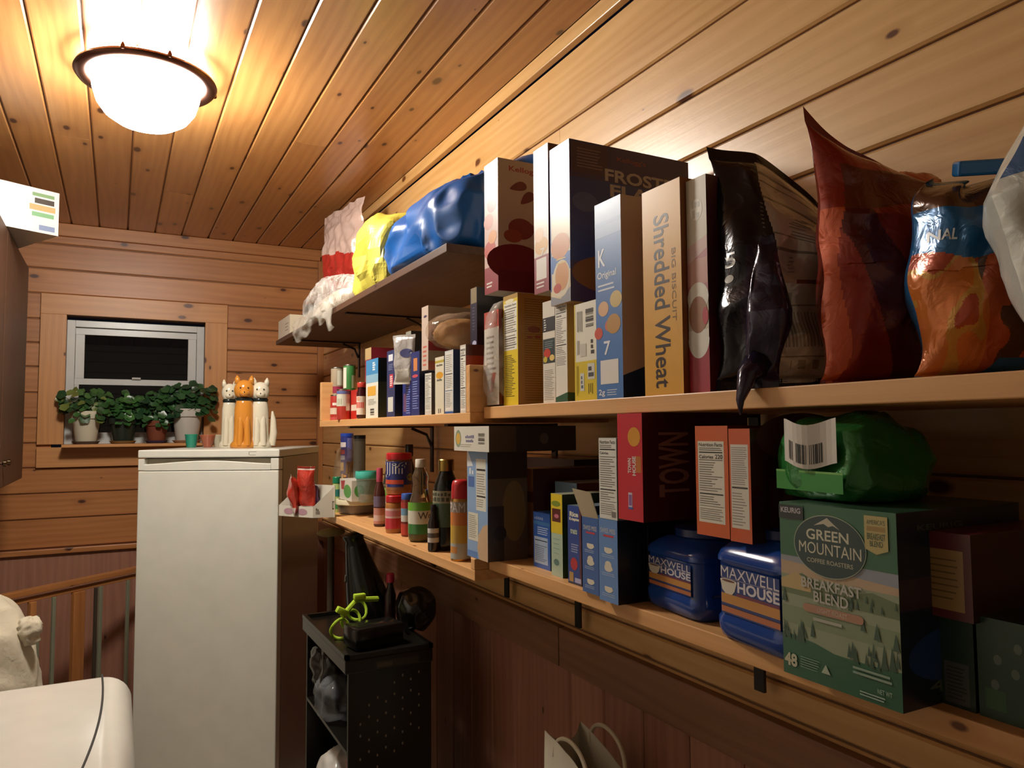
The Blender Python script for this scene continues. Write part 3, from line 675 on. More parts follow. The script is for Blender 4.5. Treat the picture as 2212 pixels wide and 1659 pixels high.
def c_red(u, v):
    if (u-.56)**2*.30 + (v-.325)**2*1.0 < .0050: return KB['disc']
    if u < .07+.03*math.sin(v*9): return KB['org_lit'] if v < .75 else KB['red']  # orange strip paints the lamplit left edge into the foil
    if v < .04 or v > .9: return KB['red']
    if v > .74: return mat('6e3018', 'foil')
    return KB['red'] if (u+v*.6) % .7 < .45 else KB['redd']
def warp_red(u, v, q):
    k = max(0, v-.86)/.14
    q.z += .055*k*(1-u)**2 - .05*k*u; q.x += .02*k*(u-.5)
    return q
hr = PX(1850, 300, .79).z-ZU-.022
bc_, bw_, ba_ = two(1782, .735, 2045, .90, ZU)
bg = Bag(bc_, bw_*1.1, hr, .10, ba_, c_red, 6, .008, .0, '7a2416', fat=.42, warp=warp_red, seal=.03, nu=110, nv=150)
o = bg.done('snack_bag', 'red and orange foil snack bag with pointed top corner and grey disc'); o['group'] = 'snack bags on the upper long shelf'
g = G(); superq(g, (.90, .60, ZU+hr-.03), (.10, .05, .045), KB['orange'], .8, .004, 20, 8, 30, 20, ridge=.01); g.build('folded_top', o, True)
def c_blue(u, v):
    if v > .965: return KB['blue']
    if v > .80: return KB['brown']
    if v > .60 - .04*math.sin(u*3): return KB['blue']
    if v < .10 and u > .45+v*1.5: return KB['blue']
    n = noise.noise(Vector((u*5, v*6, 3)))
    if u < .45: return KB['chip'] if n > -.05 else (KB['gold'] if n > -.25 else KB['chipr'])
    return KB['orange'] if n > -.1 else KB['brown']
def warp_blue(u, v, q):
    k = max(0, v-.82)/.18
    q.x += .05*k*k; q.y += .01*math.sin(u*20)*k
    return q
hbz = PX(2090, 365, .80).z-ZU
bc_, bw_, ba_ = two(1982, .755, 2215, .845, ZU)
bg = Bag(bc_, bw_*1.1, hbz, .10, ba_, c_blue, 9, .009, .0, '1f6296', fat=.42, warp=warp_blue, seal=.035, nu=110, nv=150)
bg.S.text('NAL', .04, .64, .2, .69, 'c9ced0', 1, bold=.02)
o = bg.done('snack_bag', 'blue and orange chip bag lettered ORIGINAL with a brown crumpled top'); o['group'] = 'snack bags on the upper long shelf'
g = G(); tp = PX(2118, 362, .80); g.obox(tp, .05, .02, .016, mat('2468a0', 'gloss'), Matrix.Rotation(math.radians(-38), 3, 'Z')@Matrix.Rotation(.3, 3, 'X'), .003); g.build('bag_clip', o)
def c_white(u, v):
    if .60 < v < .72: return KB['bluew']
    if v < .5 and u > .25+.3*v: return KB['tan']
    return KB['white']
hw = .30
def warp_white(u, v, q):
    k = .03*max(0, .45-v)/.45+.06*max(0, v-.55)/.45
    q.y -= k; q.x += k*.3
    return q
bc_, bw_, ba_ = two(2172, .715, 2420, .83, ZU)
bg = Bag(bc_, bw_*1.1, hw, .08, ba_, c_white, 12, .009, .0, 'c9ccc4', fat=.4, kind='foil', warp=warp_white, nu=90, nv=120)
for v in (.82, .87, .92): bg.S.ell(.12, v, .03, .014, '5a5f62', 1)
bg.S.scrib('88', .12, .635, .3, .69, 'c9ccc4', 1)
o = bg.done('snack_bag', 'white foil snack bag with a blue band at the right end of the shelf'); o['group'] = 'snack bags on the upper long shelf'
# something low and dark between the black and red bags
g = G(); superq(g, (.93, .69, ZU+.12), (.10, .10, .24), mat('5e5a58', 'foil'), .7, .008, 10, 4, 40, 30, ridge=.01)
tag(g.build('snack_pouch', smooth=True), 'grey foil pouch showing between the black bag and the red bag', 'bag')

# ================================================================== TOPMOST DARK SHELF
def sack(name, label, c, size, m, cat='bag', group='plastic bags on the dark topmost shelf', flat=False, **k):
    g = G(); superq(g, c, size, m, **k); o = tag(g.build(name, smooth=not flat), label, cat, group); return o
z3 = ZT3+.0008
sack('plastic_bag', 'large glossy blue plastic bag at the near end of the topmost shelf', (.83, 1.81, z3+.135), (.33, .50, .27), mat('175aa4', 'sheet'), ex=.42, nz=.008, sc=5, seed=3, ridge=.05, nu=170, nv=100, slope=(.55, 1.12))
sack('plastic_bag', 'yellow plastic bag tied full on the topmost shelf', (.76, 2.235, z3+.115), (.20, .28, .235), mat('c8bc50', 'sheet'), flat=True, ex=.6, nz=.012, sc=6, seed=5, ridge=.035, nu=64, nv=36)
sack('plastic_bag', 'crumpled clear plastic bag spilling over the front of the topmost shelf', (.712, 2.78, z3+.06), (.13, .66, .125), mat('ebe8e2', 'film'), ex=.7, nz=.015, sc=9, seed=8, ridge=.04, nu=120, nv=60, flat=True)
sack('cup_sleeve', 'sleeve of pale paper cups inside the crumpled clear bag', (.715, 2.78, z3+.045), (.09, .54, .088), mat('c9b9a4', 'matte'), cat='cups', group=None, ex=.8, nz=.012, sc=9, seed=2, nu=50, nv=30)
g = G(); 
def drape(u, v):
    y = 3.12-.62*u; n = noise.noise(Vector((u*9, v*3, 2)))*.02
    return Vector((XT-.012-.012*math.sin(PI*v)+n*.6, y, z3+.03-(.075+.022*math.sin(u*8)+.008*math.sin(u*21))*v+n))
g.grid(drape, 60, 14, mat('d9d4c6', 'film'))
g.grid(lambda u, v: drape(u, v)+Vector((.004, 0, 0)), 60, 14, mat('d9d4c6', 'film'))
tag(g.build('bag_flap', smooth=True), 'torn white plastic flap hanging over the front edge of the topmost shelf', 'bag')
bc_, bw_, ba_ = two(700, .80, 782, .86, z3)
bb = Bag(bc_, bw_*1.05, PX(735, 455, .83).z-z3, .08, ba_, lambda u, v: mat('b8362c', 'foil') if .34+.1*math.sin(u*7) < v < .66-.1*u else mat('d2b6aa', 'foil'), 41, .012, .0, 'd2b6aa', fat=.45, nu=80, nv=100)
tag(bb.g.build('snack_bag', smooth=True), 'pink and red snack bag standing up behind the crumpled clear bag', 'bag')
sack('plastic_bag', 'greyish translucent bag beside the yellow bag', (.84, 2.55, z3+.13), (.13, .22, .25), mat('c9b9a0', 'film'), ex=.7, nz=.02, sc=7, seed=14, ridge=.03, nu=60, nv=50)
g = G(); g.lathe((.83, 3.56, z3), [(.055, 0), (.066, .02), (.068, .13), (.06, .15), (.062, .17), (.03, .178)], mat('2f3a34', 'gloss'), 32)
tag(g.build('dark_canister', autos=40), 'dark green canister near the far end of the topmost shelf', 'canister')
b = Carton(.70, 3.44, z3, .26, .09, .085, ('d9d2c0', 'c8bda4', 'cfc8b4'), bulge=.001)
b.S.lines(.6, .2, .9, .7, 3, '8a8272', 1, 3, .3)
b.done('shoe_box', 'cream carton at the far end of the topmost shelf', 'box')

# ================================================================== UPPER TRAY SHELF
GT = 'packets on the upper tray shelf'
def tbox(name, label, xl, xr, yt, X, d, cols, cat='box', z0=None, deco=None, group=GT, h=None, yb=None, bulge=.001):
    b = side_carton(xl, xr, yt, X, d, ZTU if (z0 is None and yb is None) else z0, cols, h, bulge, yb)
    if deco: deco(b)
    return b.done(name, label, cat, group)
def can(name, label, xl, xr, yt, X, z0, body, bands, top='b0aca4', cat='can', group='cans on the upper tray shelf', r=None):
    c, rr, zt = cyl_at(xl, xr, X, yt); rr = r or rr
    c.z = z0; h = zt-z0
    g = G(); m = mat(body); mt = mat(top, 'metal')
    g.lathe(c, [(rr*.94, 0), (rr, .003), (rr, h-.004), (rr*.97, h-.001), (rr*.93, h), (rr*.9, h-.004), (.002, h-.004)], m, 36)
    S = cylsurf(g, c, rr, z0, z0+h)
    for (u0, v0, u1, v1, cc) in bands: S.rect(u0, v0, u1, v1, cc, 1, .006)
    o = tag(g.build(name, base=c, autos=35), label, cat, group)
    g = G(); g.lathe((c.x, c.y, z0+h), [(rr*.99, -.003), (rr*1.01, 0), (rr*.99, .0015), (rr*.93, .0015), (rr*.92, -.001), (.002, -.001)], mt, 36); g.build('rim', o, autos=35)
    return o, h
can('food_can', 'red labelled food can at the left end of the tray, under the purple can', 713, 741, 854, .70, ZTU, 'a8322a', [(0, .25, 1, .5, 'c9b8a4'), (.3, .6, .8, .7, 'd8cfc4'), (0, 0, 1, .14, 'b04a44')])
can('food_can', 'purple labelled can stacked on the red can at the left end', 714, 742, 795, .71, PX(727, 853, .70).z+.002, 'a09078', [(0, .05, 1, .3, '8a2440'), (.5, .35, 1, .9, 'd0cbb8')])
can('food_can', 'white labelled can with green picture beside the stacked red cans', 727, 757, 842, .665, ZTU, 'b5382c', [(0, .45, 1, .85, 'c9c6b4'), (.2, .5, .5, .7, '7a8a5c'), (0, .86, 1, .96, '5a6a9a'), (.6, .3, .9, .8, 'd9d4c4'), (.65, .55, .85, .7, '33302c')])
can('food_can', 'green and white can stacked on the second row of the tray', 741, 768, 789, .74, PX(754, 841, .70).z+.002, '3a7a3c', [(0, .1, .35, .9, 'd5d2c0'), (.6, .1, 1, .6, 'a8b08c')])
b = side_carton(757, 777, 842, .685, .05, ZTU, ('b52a20', 'b8321f', 'a83020'), bulge=0)
b.S.rect(.1, .3, .9, .5, 'd8c9b4', 1); b.F.rect(.1, .1, .9, .4, 'c9382c', 1); b.done('seasoning_box', 'small bright red box beside the jam jar', 'box', GT)
c, r, zt = cyl_at(770, 793, .69, 826); c.z = ZTU; h = zt-ZTU
g = G(); g.lathe(c, [(r*.85, 0), (r, .006), (r, h-.035), (r*.8, h-.022), (r*.8, h-.012), (.002, h-.012)], mat('3a1418', 'gloss'), 36)
S = cylsurf(g, c, r, ZTU, zt); S.rect(.0, .12, .7, .62, 'd8c9b8', 1, .005); S.rect(.1, .3, .6, .46, 'c8382c', 2, .005); S.ell(.3, .55, .12, .05, 'c88a6a', 2)
o = tag(g.build('jam_jar', base=c, autos=35), 'dark red jam jar with white label and red lid', 'jar')
g = G(); g.lathe((c.x, c.y, zt-.016), [(r*.86, 0), (r*.88, .002), (r*.88, .014), (r*.8, .016), (.002, .016)], mat('b8382e', 'enamel'), 36); g.build('lid', o, autos=35)
def d(b): b.S.rect(0, .74, 1, 1, '3f86b8', 1); b.S.rect(0, .6, 1, .74, '86aec4', 1); b.S.rect(.15, .38, .82, .54, 'd9a23c', 2); b.S.scrib('rice', .55, .8, .8, .95, 'cfd9de', 2, -90); b.S.bars(.35, .04, .72, .17, horiz=True, l=2, bg=None); b.S.lines(.2, .22, .85, .33, 5, '8a8578', 2, 2, .3); b.F.rect(0, .6, 1, 1, '16242c', 1)
tbox('pasta_box', 'blue to white food box with a yellow square near the jam jar', 791, 817, 776, .665, .06, ('dcd8c8', '3a4438', 'c8d4d8'), deco=d)
def d(b): b.S.rect(0, .84, 1, 1, 'b59a6a', 1); b.S.rect(0, .0, 1, .45, 'c8562a', 1)
tbox('dinner_box', 'maroon food box behind the blue and white one', 789, 802, 752, .74, .16, ('8a2030', '7a1c2a', 'b59a6a'), deco=d)
def d(b): b.S.rect(0, .55, .7, .9, 'a8a438', 1); b.S.rect(.3, .1, 1, .4, 'a8442c', 1); b.F.rect(0, .5, .5, .9, '4a8a4c', 1)
tbox('seasoning_box', 'small green and yellow box beside the navy pasta box', 818, 834, 824, .69, .04, ('8a9a44', '2c5a34', '2c2c2c'), deco=d)
def d(b): b.S.rect(.2, .84, .75, .94, 'cfd2d8', 1); b.S.rect(.35, .44, .8, .64, 'b83a44', 1); b.S.scrib('pasta', .4, .46, .72, .62, 'e0c0c0', 2, 90); b.S.rect(.15, .08, .8, .30, 'cfcdc4', 1); b.S.lines(.2, .7, .8, .8, 4, '8a94b4', 1, 3, .3)
tbox('pasta_box', 'navy pasta box with a red name strip, standing upright', 836, 853, 757, .665, .13, ('2c3560', '151a30', '2c3560'), deco=d)
def d(b): b.S.rect(.1, .1, .5, .5, '6a4a6c', 1); b.S.lines(.45, .05, .95, .85, 16, '8a9ad0', 1, 3, .3); b.S.ell(.7, .72, .25, .03, 'c8505a', 2)
tbox('pasta_box', 'navy blue spaghetti box under the silver pouch', 870, 887, 800, .675, .12, ('26327a', '1c2450', '26327a'), deco=d)
def d(b): b.S.rect(.3, .7, .75, .9, 'c9804a', 1); b.S.ell(.5, .62, .35, .025, 'c8505a', 2); b.S.lines(.2, .1, .9, .55, 12, '8a9ad0', 1, 5, .3)
tbox('pasta_box', 'navy blue pasta box with an orange picture near the top', 888, 906, 760, .665, .12, ('26306c', '1c2450', '26306c'), deco=d)
def d(b): b.S.rect(0, 0, 1, .3, '3a68a8', 1); b.S.rect(0, .82, 1, 1, '8a8a7c', 1); b.S.rect(0, .46, 1, .475, '2a2a2a', 1); b.S.lines(.1, .5, .9, .8, 8, '77716a', 1, 4, .35)
tbox('dinner_box', 'slim blue and white box rising behind the navy boxes', 877, 888, 716, .71, .12, ('c8cccc', '2b2622', 'b0b0a4'), deco=d)
c0 = PX(868, 825, .655)
bg = Bag((.665, c0.y+.01, c0.z-.005), .075, .13, .02, math.radians(-150), lambda u, v: mat('b9b4b0', 'foil') if v > .3 else mat('dcd8cc', 'foil'), 21, .005, 0, 'b9b4b0', nu=30, nv=40)
bg.S.ell(.7, .62, .28, .09, '2a2f6a', 1); tag(bg.g.build('rice_pouch', smooth=True), 'silver white pouch slumped on the navy boxes', 'pouch')
def d(b): b.nut = b.S.nutri(.03, .05, .97, .95, 1)
tbox('dinner_box', 'short white nutrition label box under the tall pinkish box', 918, 932, 806, .665, .10, ('c9c4bb', '3a2a20', 'b9b4ab'), deco=lambda b: b.S.nutri(.04, .1, .96, .98, 1))
def d(b): b.S.rect(0, .9, 1, .94, 'b9a43c', 1); b.S.ell(.5, .68, .4, .06, 'd99c30', 1); b.S.scrib('rice', .2, .58, .8, .62, '3c3a34', 2); b.S.lines(.3, .02, .7, .1, 2, '6b665c', 1, 1, .5, .1, True); b.S.scrib('FAST', .15, .84, .85, .875, '3c3a34', 2)
tbox('dinner_box', 'cream box with a yellow circle in the middle of the tray', 940, 959, 771, .665, .09, ('dcd4bc', 'b9a894', 'd8cfb4'), deco=d)
def d(b): b.S.rect(.06, .06, .9, .98, 'dedcd2', 1); b.S.rect(0, 0, 1, .04, '2c5a98', 1); b.S.lines(.1, .66, .85, .94, 9, '8a847a', 2, 3, .3); b.S.rect(.08, .62, .88, .633, '23201e', 2); b.S.lines(.1, .4, .85, .6, 7, '8a847a', 2, 4, .3); b.S.rect(.08, .36, .88, .37, '3c5a8a', 2); b.S.lines(.1, .1, .85, .34, 9, '8a847a', 2, 5, .3)
tbox('dinner_box', 'white and blue box with a long nutrition panel', 961, 979, 757, .665, .10, ('c8ccce', '2a568c', '8a98a0'), deco=d)
def d(b): b.S.nutri(.05, .04, .95, .97, 1); b.F.rect(0, 0, 1, .16, '3c2a24', 1); b.F.rect(0, .17, 1, .48, 'a87a58', 1); b.F.rect(0, .48, 1, .58, '2e1e18', 1); b.F.rect(0, .58, 1, .84, 'a8481e', 1)
tbox('dinner_box', 'white nutrition label box with orange and brown front at the near end of the tray', 994, 1006, 745, .665, .16, ('cfc9bd', '5c3420', 'b9b3a8'), deco=d)
def d(b): b.S.lines(.2, .05, .8, .4, 5, 'c86a5a', 1, 3, .4); b.S.ell(.55, .84, .25, .02, '4a3c5a', 1); b.F.rect(0, .0, 1, .14, 'b0502c', 1); b.F.rect(0, .3, .7, .45, '9a2a34', 1); b.F.rect(0, .48, 1, .7, '8a2030', 1)
ob = tbox('dinner_box', 'tall pinkish white box stacked above the short nutrition label box', 911, 925, 662, .665, .15, ('c9b4a4', 'a89a80', 'b4a48e'), z0=None, yb=800, deco=d)
def d(b): b.S.rect(.1, .75, .95, 1, '8a7c5c', 1); b.S.lines(.3, .3, .7, .7, 8, '5a5a6a', 1, 3, .3); b.S.ell(.6, .1, .3, .04, 'b0b0c8', 1)
tbox('pasta_box', 'tall near-black box with a tan top stripe at the near end of the tray', 1016, 1030, 622, .70, .14, ('1e1c34', '14141c', '2b2622'), z0=None, yb=755, deco=d)
# things those two stacked boxes stand on (behind the front row)
tbox('dinner_box', 'brown box behind the front row carrying the near-black box', 1007, 1030, 757, .72, .14, ('a8602c', '7a3a1c', '8a5a34'), deco=lambda b: b.S.lines(.2, .2, .8, .7, 6, '5a3018', 1, 3, .3))
zz = PX(965, 757, .70).z+.001
g = G(); superq(g, (.735, 1.655, zz+.043), (.16, .15, .085), mat('c9a88c', 'film'), .85, .006, 12, 6, 48, 30, ridge=.01); 
o = tag(g.build('noodle_packet', smooth=True), 'clear round packet of noodles lying on top of the tray boxes', 'packet')
g = G(); superq(g, (.74, 1.655, zz+.040), (.135, .125, .066), mat('b88444', 'matte'), .85, .004, 40, 6, 48, 30, ridge=.006); g.build('noodles', o, True)

# ================================================================== LOWER TRAY SHELF
GJ = 'jars and bottles on the lower tray shelf'
# display box with red packets at the far end
g = G(); p = PX(677, 1118, .60); y_ = PZ(675, 1119, ZTL).y
bx, by = PZ(676, 1119, ZTL).x, y_
A = Vector((bx, by, ZTL)); D1 = Vector((.070, -0.014, 0)); D2 = Vector((-.085, .13, 0)); m = mat('cfcabb'); mi_ = mat('b9b2a2')
def wall(p, q, h0, h1, th=.003):
    n = Vector((-(q-p).y, (q-p).x, 0)).normalized()*th
    vs = [p, q, q+Vector((0, 0, h1)), p+Vector((0, 0, h0)), p+n, q+n, q+n+Vector((0, 0, h1)), p+n+Vector((0, 0, h0))]
    g.add(vs, [(0, 1, 2, 3), (4, 5, 6, 7), (0, 1, 5, 4), (1, 2, 6, 5), (2, 3, 7, 6), (3, 0, 4, 7)], m)
wall(A, A+D1, .035, .105); wall(A+D2, A, .035, .035); wall(A+D1+D2, A+D2, .105, .035); wall(A+D1, A+D1+D2, .105, .105)
g.add([A, A+D1, A+D1+D2, A+D2], [(0, 1, 2, 3)], m)
S = Surf(g, lambda u, v, o=0: A+D1*u+Vector((-.2*o, -o-.0005, .105*v)), .07, .105)
S.rect(.12, .12, .3, .2, '8a8478', 1); S.scrib('16', .12, .22, .26, .3, '55504a', 1); S.rect(.86, .25, .98, .5, '3a3430', 1); S.rect(.88, .28, .99, .47, 'b0aa98', 2)
S2 = Surf(g, lambda u, v, o=0: A+D2*(1-u)+Vector((-o*.8-.0005, -o*.5, .035*v)), .155, .035)
S2.ell(.3, .5, .14, .3, 'b08a94', 1); S2.ell(.7, .5, .14, .3, 'b08a94', 1)
tag(g.build('display_box', base=A), 'white open display box at the far end of the tray beside the freezer', 'box')
for k, (u, v, hh, rz, lab) in enumerate(((.16, .62, .135, 150, 'red snack packet leaning out of the display box towards the freezer'), (.42, .42, .165, 200, 'taller red snack packet standing in the display box'))):
    c = A+D1*u+D2*v+Vector((0, 0, .004))
    bb = Bag(c, .07, hh, .03, math.radians(rz+20), lambda u_, v_: mat('b23424', 'film2' if 0 else 'foil') if .2 < v_ < .92 else mat('cdbab0', 'foil'), 30+k, .007, .1, 'a83222', nu=30, nv=40)
    o = tag(bb.g.build('snack_packet', smooth=True), lab, 'packet'); o['group'] = 'packets in the display box'
g = G(); superq(g, A+D1*.78+D2*.55+Vector((0, 0, .052)), (.035, .06, .10), mat('5a2c5c', 'foil'), .6, .01, 14, 4, 40, 30, ridge=.01, rz=.6)
tag(g.build('candy_bag', smooth=True), 'purple candy bag inside the white display box', 'bag')
# potato crisp tubes
def tube_can(name, label, xl, xr, yt, X, body, deco, lidc):
    c, r, zt = cyl_at(xl, xr, X, yt); c.z = ZTL; h = zt-ZTL
    g = G(); g.lathe(c, [(r*.97, 0), (r, .003), (r, h-.012)], mat(body), 36)
    deco(cylsurf(g, c, r, ZTL, zt)); o = tag(g.build(name, base=c, autos=35), label, 'canister', 'crisp tubes on the lower tray shelf')
    g = G(); g.lathe((c.x, c.y, zt-.013), [(r*1.03, 0), (r*1.04, .003), (r*1.03, .012), (r*.97, .013), (.002, .012)], mat(lidc, 'enamel'), 36); g.build('lid', o, autos=35)
def d(S): S.rect(.05, .8, .45, .87, 'cfc4c0', 1, .006); S.rect(.05, .7, .4, .76, 'a83a44', 1, .006); S.rect(.0, .62, .4, .68, 'b0b0b8', 1, .006); S.rect(.0, .46, .35, .58, 'c9a468', 1, .006); S.rect(.5, .64, .95, .93, '6a6aa0', 1, .006); S.rect(0, 0, 1, .2, 'a05a4c', 1, .006)
tube_can('crisp_tube', 'blue potato crisp tube standing at the back of the lower tray', 736, 764, 936, .82, '26307a', d, '2444a0')
def d(S): S.rect(0, .02, .8, .92, '9aa098', 1, .006); S.lines(.05, .1, .75, .88, 22, '6f746e', 2, 3, .35, .3); S.rect(.02, .63, .75, .64, '2a2c2a', 3)
tube_can('crisp_tube', 'grey tube with a nutrition panel, right of the blue one', 764, 790, 940, .79, '7a8078', d, '22263c')
c = PX(748, 1000, .76)
g = G(); superq(g, (.765, c.y+.03, ZTL+.105), (.07, .12, .21), mat('b09a7c', 'film'), .6, .012, 12, 9, 44, 34, ridge=.016)
o = tag(g.build('pretzel_bag', smooth=True), 'clear bag of pretzel sticks standing before the crisp tubes', 'bag')
g = G(); r_ = random.Random(4)
for k in range(9):
    a = Vector((.74+r_.random()*.05, c.y+.0+r_.random()*.06, ZTL+.03+r_.random()*.1)); dd = Vector((r_.uniform(-.01, .01), r_.uniform(-.05, .05), r_.uniform(.03, .08)))
    g.tube([a, a+dd], .006, mat('c08a48', 'card'), 8)
g.build('pretzel_sticks', o)
# tea / green bottle
c, r, zt = cyl_at(719, 738, .69, 1030); c.z = ZTL; h = zt-ZTL
g = G(); g.lathe(c, [(r*.95, 0), (r, .004), (r, h-.03), (r*.8, h-.02), (r*.8, h-.018)], mat('a8bc74'), 30)
S = cylsurf(g, c, r, ZTL, zt); S.rect(0, .1, 1, .35, '3a8a50', 1, .006); S.rect(.2, .45, .8, .65, '2a7a70', 1, .006)
o = tag(g.build('spice_bottle', base=c, autos=35), 'green labelled bottle with green cap beside the display box', 'bottle', GJ)
g = G(); g.lathe((c.x, c.y, zt-.022), [(r*.95, 0), (r*.97, .003), (r*.95, .02), (r*.85, .022), (.002, .022)], mat('1f7a54', 'enamel'), 30); g.build('cap', o, autos=35)
# big round tub, its cream lid, then small tub with a teal lid on it
def tub(name, label, xl, xr, yt, X, z0, taper, bodyc, lidc, zlid=.012, kind='film', inner=None, cat='container'):
    c, r, zt = cyl_at(xl, xr, X, yt); c.z = z0; h = zt-z0
    g = G(); g.lathe(c, [(r*taper*.95, 0), (r*taper, .004), (r*.95, h-zlid), (r*.92, h-zlid), (r*taper*.96, .007), (.002, .006)], mat(bodyc, kind), 48)
    o = tag(g.build(name, base=c, autos=35), label, cat)
    g = G(); g.lathe((c.x, c.y, z0+h-zlid), [(r*.97, -.004), (r*1.0, -.002), (r*1.0, zlid*.7), (r*.97, zlid), (r*.9, zlid), (r*.88, zlid*.7), (.002, zlid*.7)], mat(lidc, 'enamel'), 48); g.build('lid', o, autos=35)
    if inner:
        g = G(); g.lathe((c.x, c.y, z0+.008), [(r*taper*.9, 0), (r*taper*.93, (h-zlid)*inner[1]), (.002, (h-zlid)*inner[1])], mat(inner[0], 'matte'), 40); g.build('contents', o, autos=35)
    return o, c, r, h
o, cT, rT, hT = tub('round_tub', 'large round clear tub with a cream lid on the lower tray', 726, 822, 1078, .745, ZTL, .86, 'b0a594', 'd9cfae', .014, inner=('6a5644', .55))
zt = ZTL+hT+.0005
o, c2, r2, h2 = tub('round_tub', 'small round tub with a teal lid on top of the large tub', 768, 822, 1018, .735, zt, .72, '8aa08e', '4cb8a4', .020, inner=('c08a68', .2))
b = side_carton(734, 760, 1036, .69, .085, zt, ('d8d0c2', 'd8d0c2', 'd8d0c2'), bulge=0)
b.F.rect(0, 0, 1, 1, 'd8d0c2', 1); b.S.poly([(.1, .9), (.45, .95), (.35, .5), (.15, .5)], 'b03a44', 1); b.S.ell(.65, .45, .3, .32, '5a9a48', 2); b.F.ell(.3, .5, .2, .3, '5a9a48', 2)
b.done('drink_mix_box', 'white card box with a green circle on the large tub', 'box')

def bottle(name, label, xl, xr, yt, X, prof, body, kind, cap, capm, capkind='enamel', bands=(), z0=None, cat='bottle', group=GJ, sq=None, inner=None, ns=None, deco=None):
    """prof: (r fraction, height fraction); cap: (r fraction, h0, h1)"""
    c, r, zt = cyl_at(xl, xr, X, yt); z0 = z0 if z0 is not None else ZTL; c.z = z0; h = zt-z0
    g = G(); pp = [(r*a, h*b_) for a, b_ in prof]
    g.lathe(c, [(.002, .0005)]+pp+[(.002, pp[-1][1])], mat(body, kind), 40)
    o = tag(g.build(name, base=c, autos=40, smooth=True), label, cat, group)
    if inner:
        g = G(); q = [(a*.93, max(b_, .004)) for a, b_ in pp if b_ <= inner[1]*h]; q.append((q[-1][0], inner[1]*h)); g.lathe(c, [(.002, .003)]+q+[(.002, q[-1][1])], mat(inner[0], 'gloss'), 36); g.build('contents', o, autos=40)
    if bands or deco:
        g = G(); S = cylsurf(g, c, r, z0, z0+h, None, PI*1.15)
        for (u0, v0, u1, v1, cc, l) in bands: S.rect(u0, v0, u1, v1, cc, l, .004)
        if deco: deco(S)
        g.build('paper_label', o, autos=40)
    if cap:
        g = G(); a, h0, h1 = cap; hh = h*(h1-h0)
        g.lathe((c.x, c.y, z0+h*h0), [(r*a*.98, 0), (r*a, .002), (r*a*.99, hh-.002), (r*a*.9, hh), (.002, hh)], mat(capm, capkind), 32); g.build('cap', o, autos=35)
    return o, c, r, h
bottle('syrup_bottle', 'dark syrup bottle with a pink cap beside the tubs', 808, 833, 1011, .70, [(.9, 0), (1, .03), (1, .5), (.95, .6), (.6, .72), (.5, .76), (.5, .8)], '4a2420', 'gloss', (.56, .76, 1), 'b0445a', bands=((0, .05, 1, .32, 'c08070', 1), (0, .34, 1, .52, '6a5a70', 1), (.1, .1, .9, .2, 'd0b0a4', 2)))
PB = [(.88, 0), (.97, .02), (.97, .06), (1, .1), (1, .74), (.93, .80), (.85, .82), (.85, .86)]
o1, cj, rj, hj = bottle('peanut_butter_jar', 'lower peanut butter jar with a red lid and pale red label', 833, 872, 1070, .695, PB, 'a86c38', 'gloss', (.97, .82, 1), 'c0242a', bands=((0, .12, 1, .40, 'c0303c', 1), (0, .40, 1, .66, 'd8b8b0', 1), (.1, .45, .9, .6, 'c87a7c', 2)), cat='jar')
zj = ZTL+hj+.0005
def d(S):
    S.rect(0, .12, 1, .24, '9a6438', 1, .004); S.text('Jif', .12, .42, .66, .78, 'd8d4cc', 4, bold=.03); S.ell(.78, .42, .1, .09, '8a8a2c', 4)
    S.rect(.05, .26, .6, .36, 'c84a2c', 3, .004); S.rect(.2, .19, .6, .25, '26307a', 3, .004)
bottle('peanut_butter_jar', 'peanut butter jar with big white lettering stacked on the lower jar', 834, 890, 978, .715, PB, 'a86c38', 'gloss', (1.0, .84, 1), 'c0242a', bands=((0, .22, 1, .80, '1f2a6c', 1), (.0, .4, .1, .8, 'b83a3c', 2)), z0=zj, cat='jar', deco=d)
bottle('clear_jar', 'clear jar with white cap behind the peanut butter jars', 826, 852, 990, .745, [(.9, 0), (1, .03), (1, .55), (.55, .78), (.45, .8), (.45, .93)], 'a8a894', 'glass', (.5, .9, 1), 'd6d0c2', bands=((0, .1, 1, .25, '4a8a50', 1), (0, .25, 1, .42, 'd4cfc0', 1), (0, .42, 1, .55, '84b040', 1)), inner=('8a7a54', .6))
bottle('small_jar', 'small red labelled jar with a blue lid between the bigger jars', 867, 893, 1066, .70, [(.9, 0), (1, .03), (1, .84), (.9, .88)], '7a2a24', 'gloss', (.98, .86, 1), '3a5aa8', bands=((0, .05, 1, .3, 'b83a2c', 1), (0, .35, 1, .6, 'c8c4bc', 1), (0, .6, 1, .8, 'a83028', 1), (.0, .5, .6, .66, '6a94b0', 2)), cat='jar')
bottle('black_cap_bottle', 'dark bottle whose black cap shows behind the upper peanut butter jar', 870, 898, 960, .86, [(.9, 0), (1, .02), (1, .6), (.6, .75), (.5, .78), (.5, .86)], '1e1a18', 'gloss', (.62, .84, 1), '161414')
def d(S): S.text('Wes', .44, .28, .86, .365, '5a544c', 3)
bottle('oil_bottle', 'clear oil bottle with white cap and green and white label', 882, 935, 992, .70, [(.8, 0), (.98, .03), (1, .08), (1, .42), (.86, .50), (.70, .58), (.62, .7), (.70, .78), (.48, .87), (.40, .89), (.40, .92)], 'b9b49a', 'glass', (.44, .90, 1), 'd6cfbe', bands=((0, .10, 1, .22, '3a7a3a', 1), (0, .22, 1, .38, 'd2cdba', 1), (0, .38, 1, .48, '6aa832', 1)), inner=('a08a4c', .30), deco=d)
